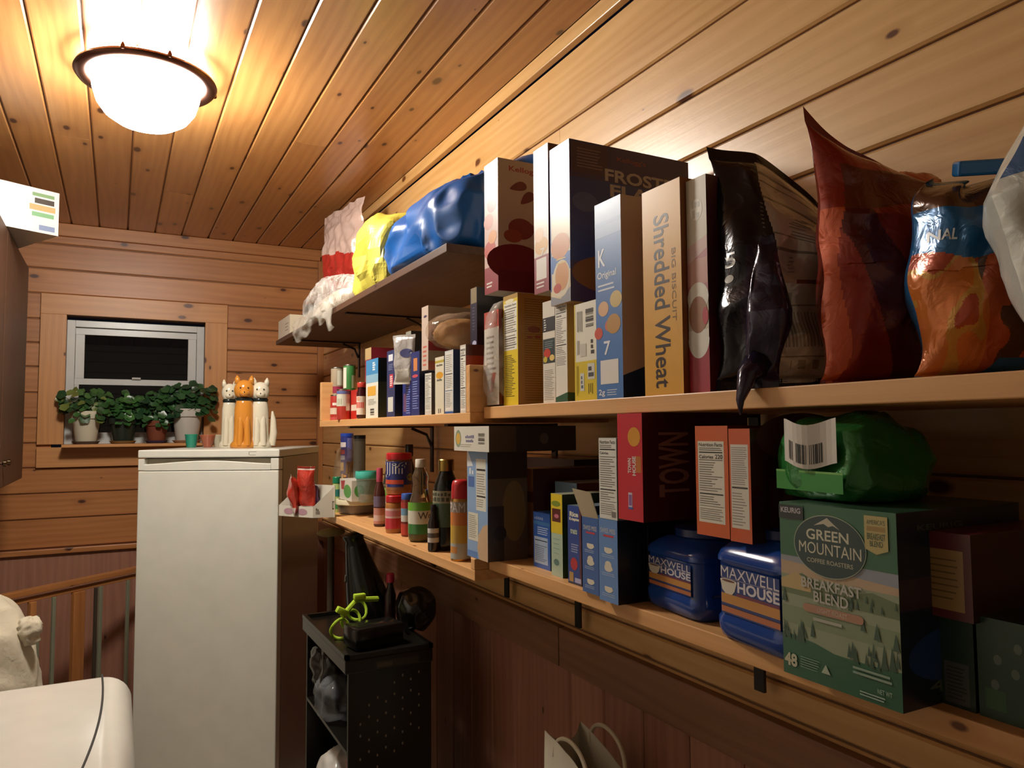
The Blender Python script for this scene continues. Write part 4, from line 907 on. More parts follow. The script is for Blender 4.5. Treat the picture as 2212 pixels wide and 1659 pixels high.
bottle('small_dark_bottle', 'small dark bottle with a white label beside the tall black bottle', 924, 948, 1090, .667, [(.9, 0), (1, .04), (1, .6), (.5, .8), (.45, .9)], '241814', 'gloss', (.52, .85, 1), '1c1614', bands=((0, .2, 1, .5, 'cbc8c0', 1), (.1, .3, .9, .4, '5a5450', 2)))
def d(S):
    S.rect(.02, .26, .66, .52, '3f5640', 1, .005); S.rect(.02, .52, .66, .655, '8a866a', 1, .005); S.poly([(.02, .655), (.66, .655), (.5, .68), (.2, .68)], '8a866a', 1)
    S.scrib('FILIPPO', .08, .60, .6, .64, '3a3c2c', 2); S.scrib('BERIO', .1, .54, .58, .585, '3a3c2c', 2); S.lines(.08, .3, .6, .48, 5, '8a947c', 2, 3, .35); 
bottle('olive_oil_bottle', 'tall black glass bottle with a gold cap and olive label', 935, 992, 992, .705, [(.8, 0), (.97, .03), (1, .08), (1, .62), (.9, .72), (.68, .80), (.54, .85), (.5, .88)], '10140e', 'gloss', (.6, .87, 1), 'a88a48', 'metal', deco=d)
o, c, r, h = bottle('spray_can', 'yellow cooking spray can with a red cap at the near end of the tray', 973, 1016, 1036, .675, [(.96, 0), (1, .012), (1, .74), (.9, .78)], 'b98a48', 'metal', None, '', bands=((0, .03, 1, .22, 'b0b0a8', 1), (0, .22, 1, .44, 'c8a038', 1), (0, .44, 1, .6, 'cf7a34', 1), (0, .6, 1, .73, '9a8a7c', 1), (.05, .1, .4, .18, 'd08a3c', 2)), deco=lambda S: S.text('PAM', .12, .6, .62, .72, 'd8d0c8', 3, bold=.05), cat='can')
g = G(); g.lathe((c.x, c.y, ZTL+h*.76), [(r*.93, 0), (r*.95, .002), (r*.9, h*.17), (r*.8, h*.22), (r*.5, h*.24), (.002, h*.24)], mat('b8262a', 'enamel'), 32); g.build('cap', o, autos=50)

# light blue cookie box standing on the shelf end and the white carton across it
b = side_carton(1009, 1053, 975, .655, .09, E0-.262, ('86a4c8', '6a5a4c', 'a8a498'), bulge=.002)
b.S.rect(.45, .45, .92, .93, 'd6d3c4', 1); b.S.rect(.48, .82, .9, .838, '2c2826', 2); b.S.lines(.48, .6, .9, .8, 9, '8a847a', 2, 3, .35); b.S.rect(.48, .575, .9, .59, '2c2826', 2); b.S.lines(.48, .48, .88, .56, 4, '8a847a', 2, 5, .35)
b.S.rect(.06, .16, .55, .42, 'd4d0bd', 3); b.S.lines(.1, .18, .5, .4, 12, '8a857a', 4, 6, .35); b.S.poly([(1, 0), (1, .34), (.8, .32), (.55, .22), (.5, .1), (.6, 0)], 'c4a482', 2); b.S.rect(.06, .66, .36, .76, '4a6aa8', 1); b.S.scrib('25', .1, .78, .35, .84, 'd8dce4', 2); b.S.rect(0, 0, .5, .06, '5a80b8', 1)
b.S.poly([(0, .85), (.3, .86), (.05, 1), (0, 1)], 'dfe2e4', 1)
b.F.ell(.66, .45, .3, .28, '8a7250', 1); b.F.rect(0, 0, .4, .5, '3e3028', 1); b.F.ell(.3, .25, .16, .07, '2a2422', 2); b.F.rect(0, .75, 1, 1, '3a2a24', 1)
o = b.done('cookie_box', 'tall light blue cookie box at the joint of the two lower shelves', 'box')
zt = b.c.z+b.h+.0005
b = side_carton(981, 1056, 921, .64, .20, zt, ('d8d4c6', '5c4a3c', 'c4a880'), bulge=.001)
b.S.ell(.13, .5, .09, .36, '8a9a80', 1); b.S.ell(.13, .5, .065, .24, 'd0a84c', 2); b.S.scrib('ALMOND', .34, .52, .6, .66, '5a5a8a', 1); b.S.scrib('COOKIES', .36, .36, .58, .48, '5a5a8a', 1); b.S.bars(.7, .25, .9, .75, l=2, bg=None, horiz=True, m='5a5650'); b.S.lines(.2, .15, .55, .3, 2, 'a8a294', 1, 3, .3)
b.F.rect(.3, 0, 1, 1, '3c322c', 1); b.F.ell(.62, .5, .05, .22, '6a5c50', 2)
b.done('cookie_carton', 'white carton lying flat across the tall light blue box', 'box')

# ================================================================== LOWER LONG SHELF
GC = 'boxes on the lower long shelf'
def lbox(name, label, xl, xr, yt, X, d, cols, deco=None, z0=None, yb=None, group=GC, h=None, cat='box', bulge=.0015):
    b = side_carton(xl, xr, yt, X, d, ZL if (z0 is None and yb is None) else z0, cols, h, bulge, yb)
    if deco: deco(b)
    b.done(name, label, cat, group); return b
def d(b): b.S.rect(0, .62, 1, .74, '6a1c2c', 1); b.S.ell(.5, .85, .3, .08, 'c8582c', 1); b.S.ell(.6, .2, .3, .1, '9a6a3c', 1)
lbox('cracker_box', 'dim orange brown box in the shade beside the tall light blue box', 1120, 1151, 1012, .76, .2, ('b07040', '4a1c1c', '6a3a24'), d)
def d(b):
    b.S.scrib('salad', .05, .87, .6, .92, '8a9ac0', 1); b.S.rect(0, .78, 1, .84, '3a70a8', 1); b.S.lines(.25, .6, .9, .75, 4, 'b0c0dc', 1, 3, .4, .2)
    b.S.rect(.06, .08, .86, .56, '9fb0c8', 1); b.S.rect(.1, .49, .82, .505, '22242c', 2); b.S.rect(.1, .4, .82, .407, '22242c', 2); b.S.lines(.1, .12, .8, .38, 8, '5a6a84', 2, 5, .3)
lbox('cocoa_box', 'blue box with a pale nutrition panel, leftmost of the blue boxes', 1152, 1188, 1108, .715, .17, ('2a58a8', '1c2440', '2a58a8'), d)
def d(b):
    b.S.rect(0, .52, 1, 1, 'd8bc28', 1); b.S.ell(.45, .88, .4, .035, '7a8a2c', 2); b.S.rect(.1, .66, .85, .82, '5a2018', 2); b.S.ell(.5, .73, .2, .025, 'c06a7a', 3); b.S.ell(.45, .17, .24, .04, '5a7a70', 1); b.S.lines(.2, .25, .8, .48, 4, '8aa894', 1, 3, .2)
    b.F.rect(0, .0, .2, .6, '3a5a34', 1)
lbox('granola_box', 'yellow and pale green box standing upright', 1190, 1214, 1067, .70, .12, ('a8bca4', '3c4a34', 'a8ac94'), d)
def d(b): b.S.rect(.2, .3, .8, .6, 'c8ccb8', 1)
lbox('granola_box', 'slim green box tucked behind the yellow and pale green one', 1215, 1228, 1082, .715, .12, ('5a8a48', '3a5a34', '5a8a48'), d)
def d(b):
    b.S.text('Rice', .15, .86, .8, .925, 'd8d4c0', 2, bold=.05); b.S.text('Krispies', .12, .80, .85, .85, 'd8d4c0', 2, bold=.05); b.S.text('treats', .2, .64, .7, .71, 'b8c4b0', 2, bold=.03); b.S.lines(.25, .4, .8, .52, 4, '8a94b8', 2, 3, .5, .3)
    b.S.ell(.45, .26, .26, .08, 'b02a34', 2); b.S.rect(.1, .03, .4, .15, 'b08a4c', 2); b.S.rect(.5, .03, .95, .09, 'a8a8c8', 2); b.S.rect(.85, 0, 1, 1, '5a2c3c', 1); b.S.rect(0, 0, 1, .02, '241c1c', 3)
lbox('cereal_bar_box', 'dark blue cereal bar box with a red figure near its foot', 1226, 1255, 1093, .69, .13, ('26428a', '1c1c30', '7a8a94'), d)
def cocoa(b, seed):
    b.S.text('SWISS MISS', .1, .83, .9, .89, 'd0cdc8', 2, bold=.03); b.S.rect(.25, .785, .8, .81, 'b83a44', 2)
    for v, k in ((.62, 0), (.40, 1), (.15, 0)):
        b.S.ell(.5, v, .2, .035, 'd6cdb8', 2); b.S.ell(.66, v+.005, .08, .02, 'd6cdb8', 2); b.S.rect(.3, v, .7, v+.035, 'd6cdb8', 2)
        if k: b.S.ell(.5, v+.05, .17, .045, 'd6cdb8', 2)
        b.S.lines(.15, v-.09, .85, v-.045, 2, '9aacc8', 1, seed, .4, .2)
    b.F.text('Swiss', .45, .5, 1.15 if 0 else .98, .66, '4a4a54', 1); b.F.rect(0, 0, 1, .1, '141218', 1)
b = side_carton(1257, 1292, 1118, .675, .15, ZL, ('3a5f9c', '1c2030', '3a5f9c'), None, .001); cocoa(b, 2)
hb_ = Vector((b.c.x-.075, b.c.y, b.c.z+b.h))
fl = G(); a = [b.c+Vector((-.075, b.w/2, b.h)), b.c+Vector((-.075, -b.w/2, b.h)), b.c+Vector((-.075-.012, -b.w/2+.004, b.h+.042)), b.c+Vector((-.075-.012, b.w/2-.002+.012, b.h+.045))]
fl.add(a+[q+Vector((.0012, 0, 0)) for q in a], [(0, 1, 2, 3), (7, 6, 5, 4), (0, 1, 5, 4), (1, 2, 6, 5), (2, 3, 7, 6), (3, 0, 4, 7)], 'b9ab8c')
o = b.done('cocoa_box', 'blue cocoa box with its tan top flap standing open', 'box', GC); fl.build('flap', o)
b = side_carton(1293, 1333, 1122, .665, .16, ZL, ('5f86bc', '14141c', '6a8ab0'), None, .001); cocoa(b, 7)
b.done('cocoa_box', 'lighter blue cocoa box carrying the white nutrition label box', 'box', GC); bc = b
zt = b.c.z+b.h+.0005
b = side_carton(1293, 1331, 946, .665, .07, zt, ('cfd0c8', '8a8a84', 'b0b4b4'), None, .001); b.S.nutri(.02, .02, .98, .99, 1, 'd6d5ca', 6); b.S.rect(.7, .03, .92, .1, '7a7670', 3)
b.done('drink_mix_box', 'white nutrition label box stacked on the lighter blue cocoa box', 'box', GC)
b = side_carton(1333, 1386, 893, .665, .205, None, ('c02430', '4e161a', 'b0303a'), None, .002, 1124)
b.S.ell(.68, .78, .25, .09, 'd0902c', 2); b.S.text('TOWN', .42, .44, .56, .58, 'd8c8c0', 3, 90, .04); b.S.text('HOUSE', .60, .42, .74, .60, 'd8c8c0', 3, 90, .04); b.S.rect(.74, .45, .95, .6, 'b86a2c', 2); b.S.rect(.42, .12, .58, .26, 'c8b8c4', 2); b.S.rect(.44, .14, .56, .24, '8a5a94', 3)
b.S.rect(.42, .105, .6, .125, '4a5aa0', 3)
b.F.text('TOWN', .14, .22, .42, .82, '9a6a58', 2, 90, .02); b.F.text('HOUSE', .50, .2, .74, .85, '9a6a58', 2, 90, .02)
b.done('cracker_box', 'bright red cracker box with sideways lettering stacked high', 'box', GC); th = b
# boxes behind: support under the red cracker box, plus the low wide ones behind the blue boxes
b = side_carton(1336, 1400, 1126, .72, .16, ZL, ('2a2630', '17151c', '2a2630'), h=th.c.z-ZL-.001)
b.F.text('Su', .15, .48, .55, .68, '5a565c', 1); b.S.text('Sw', .3, .5, .9, .7, '4a464c', 1)
b.done('dark_box', 'near-black box under the bright red cracker box', 'box', GC)
def d(b): b.S.rect(0, .8, 1, 1, '7a94a8', 1); b.F.rect(0, .7, 1, 1, '6a2a24', 1); b.F.rect(0, .5, 1, .7, '2a2448', 1)
lbox('metal_tin', 'grey blue tin behind the slim green box', 1199, 1246, 1042, .80, .15, ('8a9cac', '3c2a3c', '9aa4ac'), d, cat='tin')
def d(b): b.F.rect(0, .2, .6, .8, '22301c', 1); b.F.scrib('F', .7, .3, .9, .7, '5a5a4c', 2)
lbox('dark_carton', 'dim dark red carton at the back behind the blue boxes', 1130, 1240, 990, .90, .08, ('3c1c1c', '2c1618', '3c1c1c'), d)

# coffee canisters
def canister(label, xl, xr, yt, X):
    c, r, zt = cyl_at(xl, xr, X, yt)
    a = PX(xl, 1300, X-.05); w = .145; cx = X+.065; cy = c.y
    h = zt-ZL; g = G(); m = mat('1d4088', 'gloss')
    rz = math.radians(-6)
    def sec(z, s): return (z, s)
    prof = [(0, .88), (.004, .95), (.012, .99), (.018, 1.0), (.026, 1.0), (.030, .965), (.74*h, .965), (.76*h, 1.0), (.80*h, .995), (.86*h, .95), (.93*h, .82), (.98*h, .68), (h, .64)]
    n = 48; vs = []; fs = []
    R = Matrix.Rotation(rz, 3, 'Z')
    for z, s in prof:
        for k in range(n):
            t = 2*PI*k/n; e = .30
            x = math.copysign(abs(math.cos(t))**e, math.cos(t))*w/2*s; y = math.copysign(abs(math.sin(t))**e, math.sin(t))*w/2*s
            vs.append(Vector((cx, cy, ZL+z))+R@Vector((x, y, 0)))
    for i in range(len(prof)-1):
        for k in range(n): fs.append((i*n+k, i*n+(k+1) % n, (i+1)*n+(k+1) % n, (i+1)*n+k))
    fs += [tuple(range(n))[::-1], tuple((len(prof)-1)*n+k for k in range(n))]
    g.add(vs, fs, m); o = tag(g.build('coffee_canister', base=(cx, cy, ZL), autos=50), label, 'canister', 'coffee canisters on the lower long shelf')
    g = G(); g.lathe((cx, cy, ZL+h), [(.048, 0), (.05, .002), (.05, .012), (.046, .014), (.002, .014)], mat('182f66', 'enamel'), 36); g.build('lid', o, autos=40)
    g = G()
    def face(th):            # label wraps the rounded square
        n_ = 96; e = .42; pts = []
    def fn(u, v, off=0):
        t = PI+ .62 - u*0 + (u-.0)*(-0)   # start angle
        t = PI*.80+u*PI*.86; e = .42; s = .968
        x = math.copysign(abs(math.cos(t))**e, math.cos(t))*w/2*s; y = math.copysign(abs(math.sin(t))**e, math.sin(t))*w/2*s
        q = Vector((x, y, 0)); q += q.normalized()*(off+.0008)
        return Vector((cx, cy, ZL))+R@q+Vector((0, 0, .056+(.60*h-.06)*v))
    return o, fn, w, h, cx, cy, R
def label_on(o, fn, w, h, cx, cy, R):
    # flat label on the -x face
    g = G(); x = -w/2*.9685
    S = Surf(g, lambda u, v, off=0: Vector((cx, cy, ZL))+R@Vector((x-off-.0006, w*.36-u*w*.72, .033+(.74*h-.036)*v)), w*.72, .74*h-.036)
    S.rect(0, 0, 1, 1, '1a3470', 1); S.rect(0, .22, 1, .42, 'b8803c', 2); S.rect(0, .03, 1, .15, 'b0663c', 2); S.rect(0, .15, 1, .17, '3a1c3c', 3); S.rect(.28, .42, 1, .48, '6a2a44', 3)
    S.text('MAXWELL', 0, .76, 1, .99, 'c9c2c4', 3, bold=.012); S.text('HOUSE', .3, .50, 1, .73, 'c9c2c4', 3, bold=.03); S.rect(0, .742, 1, .75, 'b0a8b0', 3)
    S.ell(.14, .70, .15, .035, 'd0c9b8', 5); S.ell(.14, .695, .12, .025, '6a4034', 6); S.poly([(-.01, .69), (.29, .69), (.25, .5), (.2, .42), (.08, .42), (.02, .5)], 'c8c0ae', 4)
    g.build('paper_label', o)
    g = G(); S = Surf(g, lambda u, v, off=0: Vector((cx, cy, ZL))+R@Vector((-w*.34+u*w*.7, -w/2*.9685-off-.0006, .033+(.74*h-.036)*v)), w*.7, .74*h-.036)
    S.rect(0, .0, .35, .1, '24345c', 1); S.lines(.03, .01, .33, .09, 3, '6a7694', 2, 3, .3); g.build('paper_label', o)
label_on(*canister('dark blue coffee canister beside the blue cocoa boxes', 1405, 1500, 1166, .705))
label_on(*canister('dark blue coffee canister next to the large green coffee box', 1562, 1690, 1172, .675))
# orange macaroni boxes standing on the canisters
def d(b, two):
    if two: b.S.rect(.08, .12, .9, .86, 'd0cabb', 1); b.S.lines(.12, .5, .86, .84, 18, '8a8278', 2, 4, .35, .2); b.S.rect(.12, .47, .86, .485, '3c3632', 2); b.S.lines(.12, .14, .8, .44, 12, '8a8278', 2, 6, .3, .4)
    else: b.S.nutri(.08, .12, .88, .86, 1, 'd6d0bf', 4, '220')
zc_ = max(PX(1535, 1166, .68).z, ZL+.175)
b = side_carton(1501, 1571, 920, .675, .19, None, ('c85a24', '6a2a18', 'c87a50'), None, .0015, 1158); d(b, False)
b.done('macaroni_box', 'orange box with a nutrition panel stacked on the coffee canisters', 'box', GC); zz = b.c.z
b = side_carton(1573, 1619, 926, .668, .20, zz, ('c4521f', '44181a', 'b05a38'), None, .0015); d(b, True)
b.F.ell(.45, .92, .4, .22, '5e3430', 1); b.F.text('20', .25, .82, .6, .95, '8a5a50', 2); b.F.rect(.15, .05, .6, .55, '5c2620', 1); b.F.scrib('ee', .25, .2, .5, .45, '7a4a40', 2)
b.done('macaroni_box', 'orange box with an ingredients panel, right beside the nutrition panel one', 'box', GC)

# large green coffee pod box
GRN = ('2f5f40', '10202c', '2a4a34')
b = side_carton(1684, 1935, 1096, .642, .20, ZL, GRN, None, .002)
S = b.S
S.rect(0, .19, 1, .60, '8c9678', 1); S.rect(0, .58, 1, .66, 'b39a7c', 1); S.poly([(0, .66), (1, .62), (1, .74), (0, .70)], '8a9098', 1); S.poly([(0, .54), (.2, .6), (.5, .52), (.8, .57), (1, .54), (1, .46), (0, .47)], '64724e', 2)
S.poly([(0, .55), (.15, .60), (.28, .55), (.28, .5), (0, .5)], 'b8a06c', 3)
S.rect(0, .69, 1, 1, '2f6442', 3); S.poly([(0, 0), (1, 0), (1, .2), (.6, .17), (.3, .22), (0, .24)], '2c5c40', 3)
S.rect(0, .30, 1, .40, '7c8a68', 2)
r_ = random.Random(7)
for k in range(46):
    zone = r_.choice((0, 1, 2)); 
    if zone == 0: u, v, hh = r_.uniform(.02, .34), r_.uniform(.20, .26), r_.uniform(.05, .13)
    elif zone == 1: u, v, hh = r_.uniform(.6, .98), r_.uniform(.17, .24), r_.uniform(.05, .13)
    else: u, v, hh = r_.uniform(.45, .98), r_.uniform(.44, .52), r_.uniform(.03, .07)
    wd = hh*.22; S.poly([(u-wd, v), (u+wd, v), (u+wd*.5, v+hh*.45), (u, v+hh), (u-wd*.5, v+hh*.45)], '38523f', 5)
for u, v, hh in ((.03, .42, .08), (.72, .36, .07), (.83, .33, .09), (.97, .3, .09)): S.poly([(u-hh*.3, v), (u+hh*.3, v), (u, v+hh)], '3c5642', 5)
S.ell(.455, .775, .315, .175, '9aa68c', 6, 48); S.ell(.455, .775, .308, .170, '1d3a38', 7, 48)
S.poly([(.33, .885), (.45, .935), (.56, .875), (.50, .895), (.46, .885), (.42, .9)], 'b9b49c', 8)
S.text('GREEN', .26, .805, .63, .865, 'c8c4aa', 8, bold=.015); S.text('MOUNTAIN', .19, .725, .73, .79, 'c8c4aa', 8, bold=.012); S.text('COFFEE ROASTERS', .26, .675, .66, .70, 'a8a890', 8)
S.text('BREAKFAST', .20, .525, .72, .585, 'b4b0a4', 8, bold=.02); S.text('BLEND', .31, .455, .61, .515, 'b4b0a4', 8, bold=.02)
S.rect(.24, .39, .70, .435, 'a87c60', 7); S.ell(.24, .4125, .03, .0225, 'a87c60', 7); S.ell(.70, .4125, .03, .0225, 'a87c60', 7); S.text('LIGHT ROAST', .34, .40, .6, .425, 'c0a890', 8)
S.lines(.3, .34, .65, .375, 1, 'a8a894', 7, 2, .5)
S.rect(.0, .905, .235, .985, '14201c', 6); S.text('KEURIG', .02, .94, .21, .972, 'b0acae', 7, bold=.03)
S.poly([(.76, .80), (.76, .975), (.94, .975), (.94, .80), (.85, .775)], 'b0a064', 6); S.text('AMERICA\'S', .78, .93, .92, .955, '4a6040', 7); S.text('BREAKFAST', .78, .85, .92, .885, '4a6040', 7); S.text('BLEND', .8, .815, .9, .845, '4a6040', 7); S.rect(.78, .895, .92, .92, '9a7c44', 7)
S.text('48', .02, .05, .14, .125, 'b8b498', 7, bold=.04); S.lines(.17, .06, .36, .13, 5, '7a9480', 6, 3, .35); S.poly([(.36, .07), (.44, .07), (.40, .12)], 'a8b49c', 6); S.lines(.63, .12, .94, .17, 2, '8aa08c', 6, 4, .5); S.text('NET WT', .82, .06, .93, .085, '9ab09c', 6); S.lines(.68, .02, .92, .05, 2, '9ab09c', 6, 5, .5)
b.F.text('48', .2, .06, .45, .13, '5a6048', 1); b.F.text('KEURIG', .15, .9, .5, .93, '4a5a4c', 1); b.F.rect(0, .5, 1, .66, '3a2c34', 1); b.F.ell(.4, .25, .35, .14, '1c3c6c', 1)
gm = b; b.done('coffee_pod_box', 'large green coffee pod box with a black oval name and a misty hill picture', 'box', GC)
zt = gm.c.z+gm.h+.0008
# green coffee bag lying behind and above
c = PX(1850, 1010, .74)
def c_gr(u, v): return KBG['g'] if v > .30 else KBG['d']
KBG = dict(g=mat('2f7a38', 'foil'), d=mat('24602c', 'foil'))
g = G(); superq(g, (.745, c.y, zt+.044), (.14, .12, .086), KBG['g'], .5, .012, 9, 5, 70, 50, ridge=.016, rz=-.12, taper=.12)
o = tag(g.build('coffee_bag', smooth=True), 'bright green foil bag with a barcode label lying on the large green coffee box', 'bag')
g = G(); rr = Matrix.Rotation(-.12, 3, 'Z')
S = Surf(g, lambda u, v, off=0: Vector((.745, c.y, zt+.044))+rr@Vector((-.072-off-.003-.006*math.sin(u*5), .034-.072*u, -.006+.048*v+.004*math.cos(u*6))), .072, .048)
S.rect(0, 0, 1, 1, 'cfc8bc', 1, .006); S.bars(.1, .05, .8, .6, l=2, bg=None); g.build('barcode_label', o)
g = G(); S = Surf(g, lambda u, v, off=0: Vector((.745, c.y, zt+.02))+rr@Vector((-.07-.004-off, .05-.1*u, -.010+.022*v)), .1, .022); S.rect(0, 0, 1, 1, '3a8a3a', 1, .01); S.rect(0, .9, 1, 1, '7ab05c', 2); g.build('seal_strip', o)
# far right: dim boxes
def d(b):
    b.S.rect(0, .85, 1, 1, '5a1a1c', 1); b.S.rect(0, .1, .85, .8, '9a7a48', 1); b.S.lines(.1, .2, .75, .72, 7, '6a5430', 2, 4, .25, .2)
b = side_carton(1985, 2100, 1330, .70, .16, ZL, ('1c3424', '14201c', '1c3424')); 
b.S.rect(.45, .04, .9, .5, '4a4c48', 1); b.S.lines(.5, .08, .85, .46, 9, '2c302c', 2, 3, .4); b.S.scrib('K', .2, .5, .4, .8, '54604c', 1)
b.done('coffee_pod_box', 'dark green box with a pale label right of the large green coffee box', 'box', GC); z4 = b.c.z+b.h+.0005
b = side_carton(1985, 2095, 1150, .69, .16, z4, ('5a1a1c', '2c1214', '5a1a1c')); d(b)
b.done('tea_box', 'dark red box with a tan panel stacked on the dark green box', 'box', GC)
b = side_carton(2108, 2260, 1345, .70, .17, ZL, ('20402c', '14201c', '1c3424'))
for (u, v) in ((.3, .6), (.55, .5), (.25, .35), (.6, .75)): b.S.ell(u, v, .06, .05, '5a6a5c', 1)
b.S.rect(.1, .1, .4, .3, '2c5a34', 1)
b.done('coffee_pod_box', 'dark green box at the far right edge of the lower shelf', 'box', GC)

# ================================================================== ON THE FREEZER
TPZ = fh+.0006
def fpt(px, py): return PZ(px, py, fh)
def figurine(label, xc, ybase, wpx, ytop, ycol, colour, fwd, tail=0, shift=0):
    base = fpt(xc, 968); base = base+Vector((base.x, base.y, 0)).normalized()*fwd; base.z = TPZ
    D = math.hypot(base.x, base.y); zt = PD(xc, ytop, D).z; h = zt-TPZ; zc = PD(xc, ycol, D).z-TPZ
    r = D*math.sin((az(xc+wpx/2)-az(xc-wpx/2))/2)
    o = thing('cat_figurine', base, label, 'figurine', 'ceramic cats on the freezer'); m = mat(colour, 'gloss')
    g = G(); g.lathe(base, [(r*1.22, 0), (r*1.28, .004), (r*1.25, .016), (r*.98, .028), (r*.94, h*.2), (r*.92, h*.4), (r*.90, zc*.82), (r*.80, zc*.93), (r*.72, zc), (r*.5, zc+.004)], m, 40, (1, .85))
    d = Vector((-base.x, -base.y, 0)).normalized(); s = Vector((-d.y, d.x, 0))
    if tail:
        g.tube([base+s*(r*1.25*tail)+Vector((0, 0, .008)), base+s*(r*1.45*tail)+Vector((0, 0, .06)), base+s*(r*1.4*tail)+Vector((0, 0, h*.40)), base+s*(r*1.3*tail)+Vector((0, 0, h*.52))], [.014, .015, .011, .004], m, 12)
    for sg in (-1, 1): g.tube([base+s*(sg*r*.35)+d*(r*.8)+Vector((0, 0, .01)), base+s*(sg*r*.3)+d*(r*.86)+Vector((0, 0, h*.25)), base+s*(sg*r*.30)+d*(r*.35)+Vector((0, 0, zc*.72))], [.013, .012, .010], m, 10)
    g.build('body', o, autos=60)
    g = G(); hc = base+Vector((0, 0, zc+(h-zc)*.40))+s*shift
    def hf(u, v):
        t = -PI/2+PI*v; p = 2*PI*u; q = Vector((math.cos(t)*math.cos(p), math.cos(t)*math.sin(p), math.sin(t)))
        return hc+s*q.x*r*.98+d*q.y*r*.85+Vector((0, 0, q.z*(h-zc)*.42))
    g.grid(hf, 28, 18, m)
    g.grid(lambda u, v: hc+d*(r*.72)+Vector((0, 0, -(h-zc)*.14))+(s*math.cos(2*PI*u)*math.cos(-PI/2+PI*v)*.5+d*math.sin(2*PI*u)*math.cos(-PI/2+PI*v)*.45+Vector((0, 0, .35))*math.sin(-PI/2+PI*v))*r, 20, 12, m)
    for sg in (-1, 1):
        e = hc+s*(sg*r*.62)+Vector((0, 0, (h-zc)*.26)); g.tube([e, e+s*(sg*.002)+Vector((0, 0, (h-zc)*.2)), e+s*(sg*.003)+Vector((0, 0, (h-zc)*.34))], [r*.34, r*.26, r*.06], m, 12)
    hd = g.build('head', o, True)
    g = G(); k = mat('3a2a22', 'gloss')
    for sg in (-1, 1):
        c = hc+s*(sg*r*.36)+d*(r*.78)+Vector((0, 0, (h-zc)*.08)); g.grid(lambda u, v: c+(s*math.cos(2*PI*u)*math.cos(-PI/2+PI*v)+d*math.sin(2*PI*u)*math.cos(-PI/2+PI*v)+Vector((0, 0, 1))*math.sin(-PI/2+PI*v))*.0035, 10, 8, k)
    c = hc+d*(r*1.15)+Vector((0, 0, -(h-zc)*.1)); g.grid(lambda u, v: c+(s*math.cos(2*PI*u)*math.cos(-PI/2+PI*v)+d*math.sin(2*PI*u)*math.cos(-PI/2+PI*v)+Vector((0, 0, 1))*math.sin(-PI/2+PI*v))*.003, 10, 8, k)
    g.build('eyes_and_nose', hd, True)
    g = G(); g.lathe(base+Vector((0, 0, zc)), [(r*.74, -.004), (r*.84, 0), (r*.84, .007), (r*.74, .011)], mat('1c2422', 'gloss'), 36, (1, .85), close=False); g.build('collar', o, autos=40)
figurine('orange glazed ceramic cat standing in front of the two white cats', 526, 968, 46, 811, 864, 'c98434', .035)
figurine('white ceramic cat on the left behind the orange cat', 494, 968, 35, 820, 868, 'cfc7b0', .085)
figurine('white ceramic cat with a raised tail on the right of the orange cat', 561, 968, 41, 816, 866, 'd4ccb6', .085, tail=1)
def cup(name, label, xl, xr, yt, fwd, colour, wide, cat='bowl', tf=None):
    xc = (xl+xr)/2; b = fpt(xc, 967); b = b+Vector((b.x, b.y, 0)).normalized()*fwd; b.z = TPZ; D = math.hypot(b.x, b.y)
    r = D*math.sin((az(xr)-az(xl))/2); h = PD(xc, yt, D).z-TPZ
    g = G(); g.lathe(b, [(r*wide*.9, 0), (r*wide, .004), (r*(wide+1)/2*1.02, h*.5), (r*.98, h*.85), (r*1.06, h*.97), (r*1.04, h), (r*.92, h*.96), (r*wide*.85, .008), (.002, .007)], mat(colour, 'gloss'), 36)
    o = tag(g.build(name, base=b, autos=45), label, cat, 'glazed pots on the freezer'); return o
cup('small_pot', 'small teal glazed pot on the freezer beneath the white flower pot', 399, 427, 938, .04, '2f8a72', .8)
cup('small_bowl', 'small red and brown glazed bowl on the freezer beside the teal pot', 431, 466, 939, .04, 'a05a40', .55)
cup('small_bowl', 'pale glazed bowl half hidden by the left white cat', 458, 484, 939, .08, 'b0a890', .6)

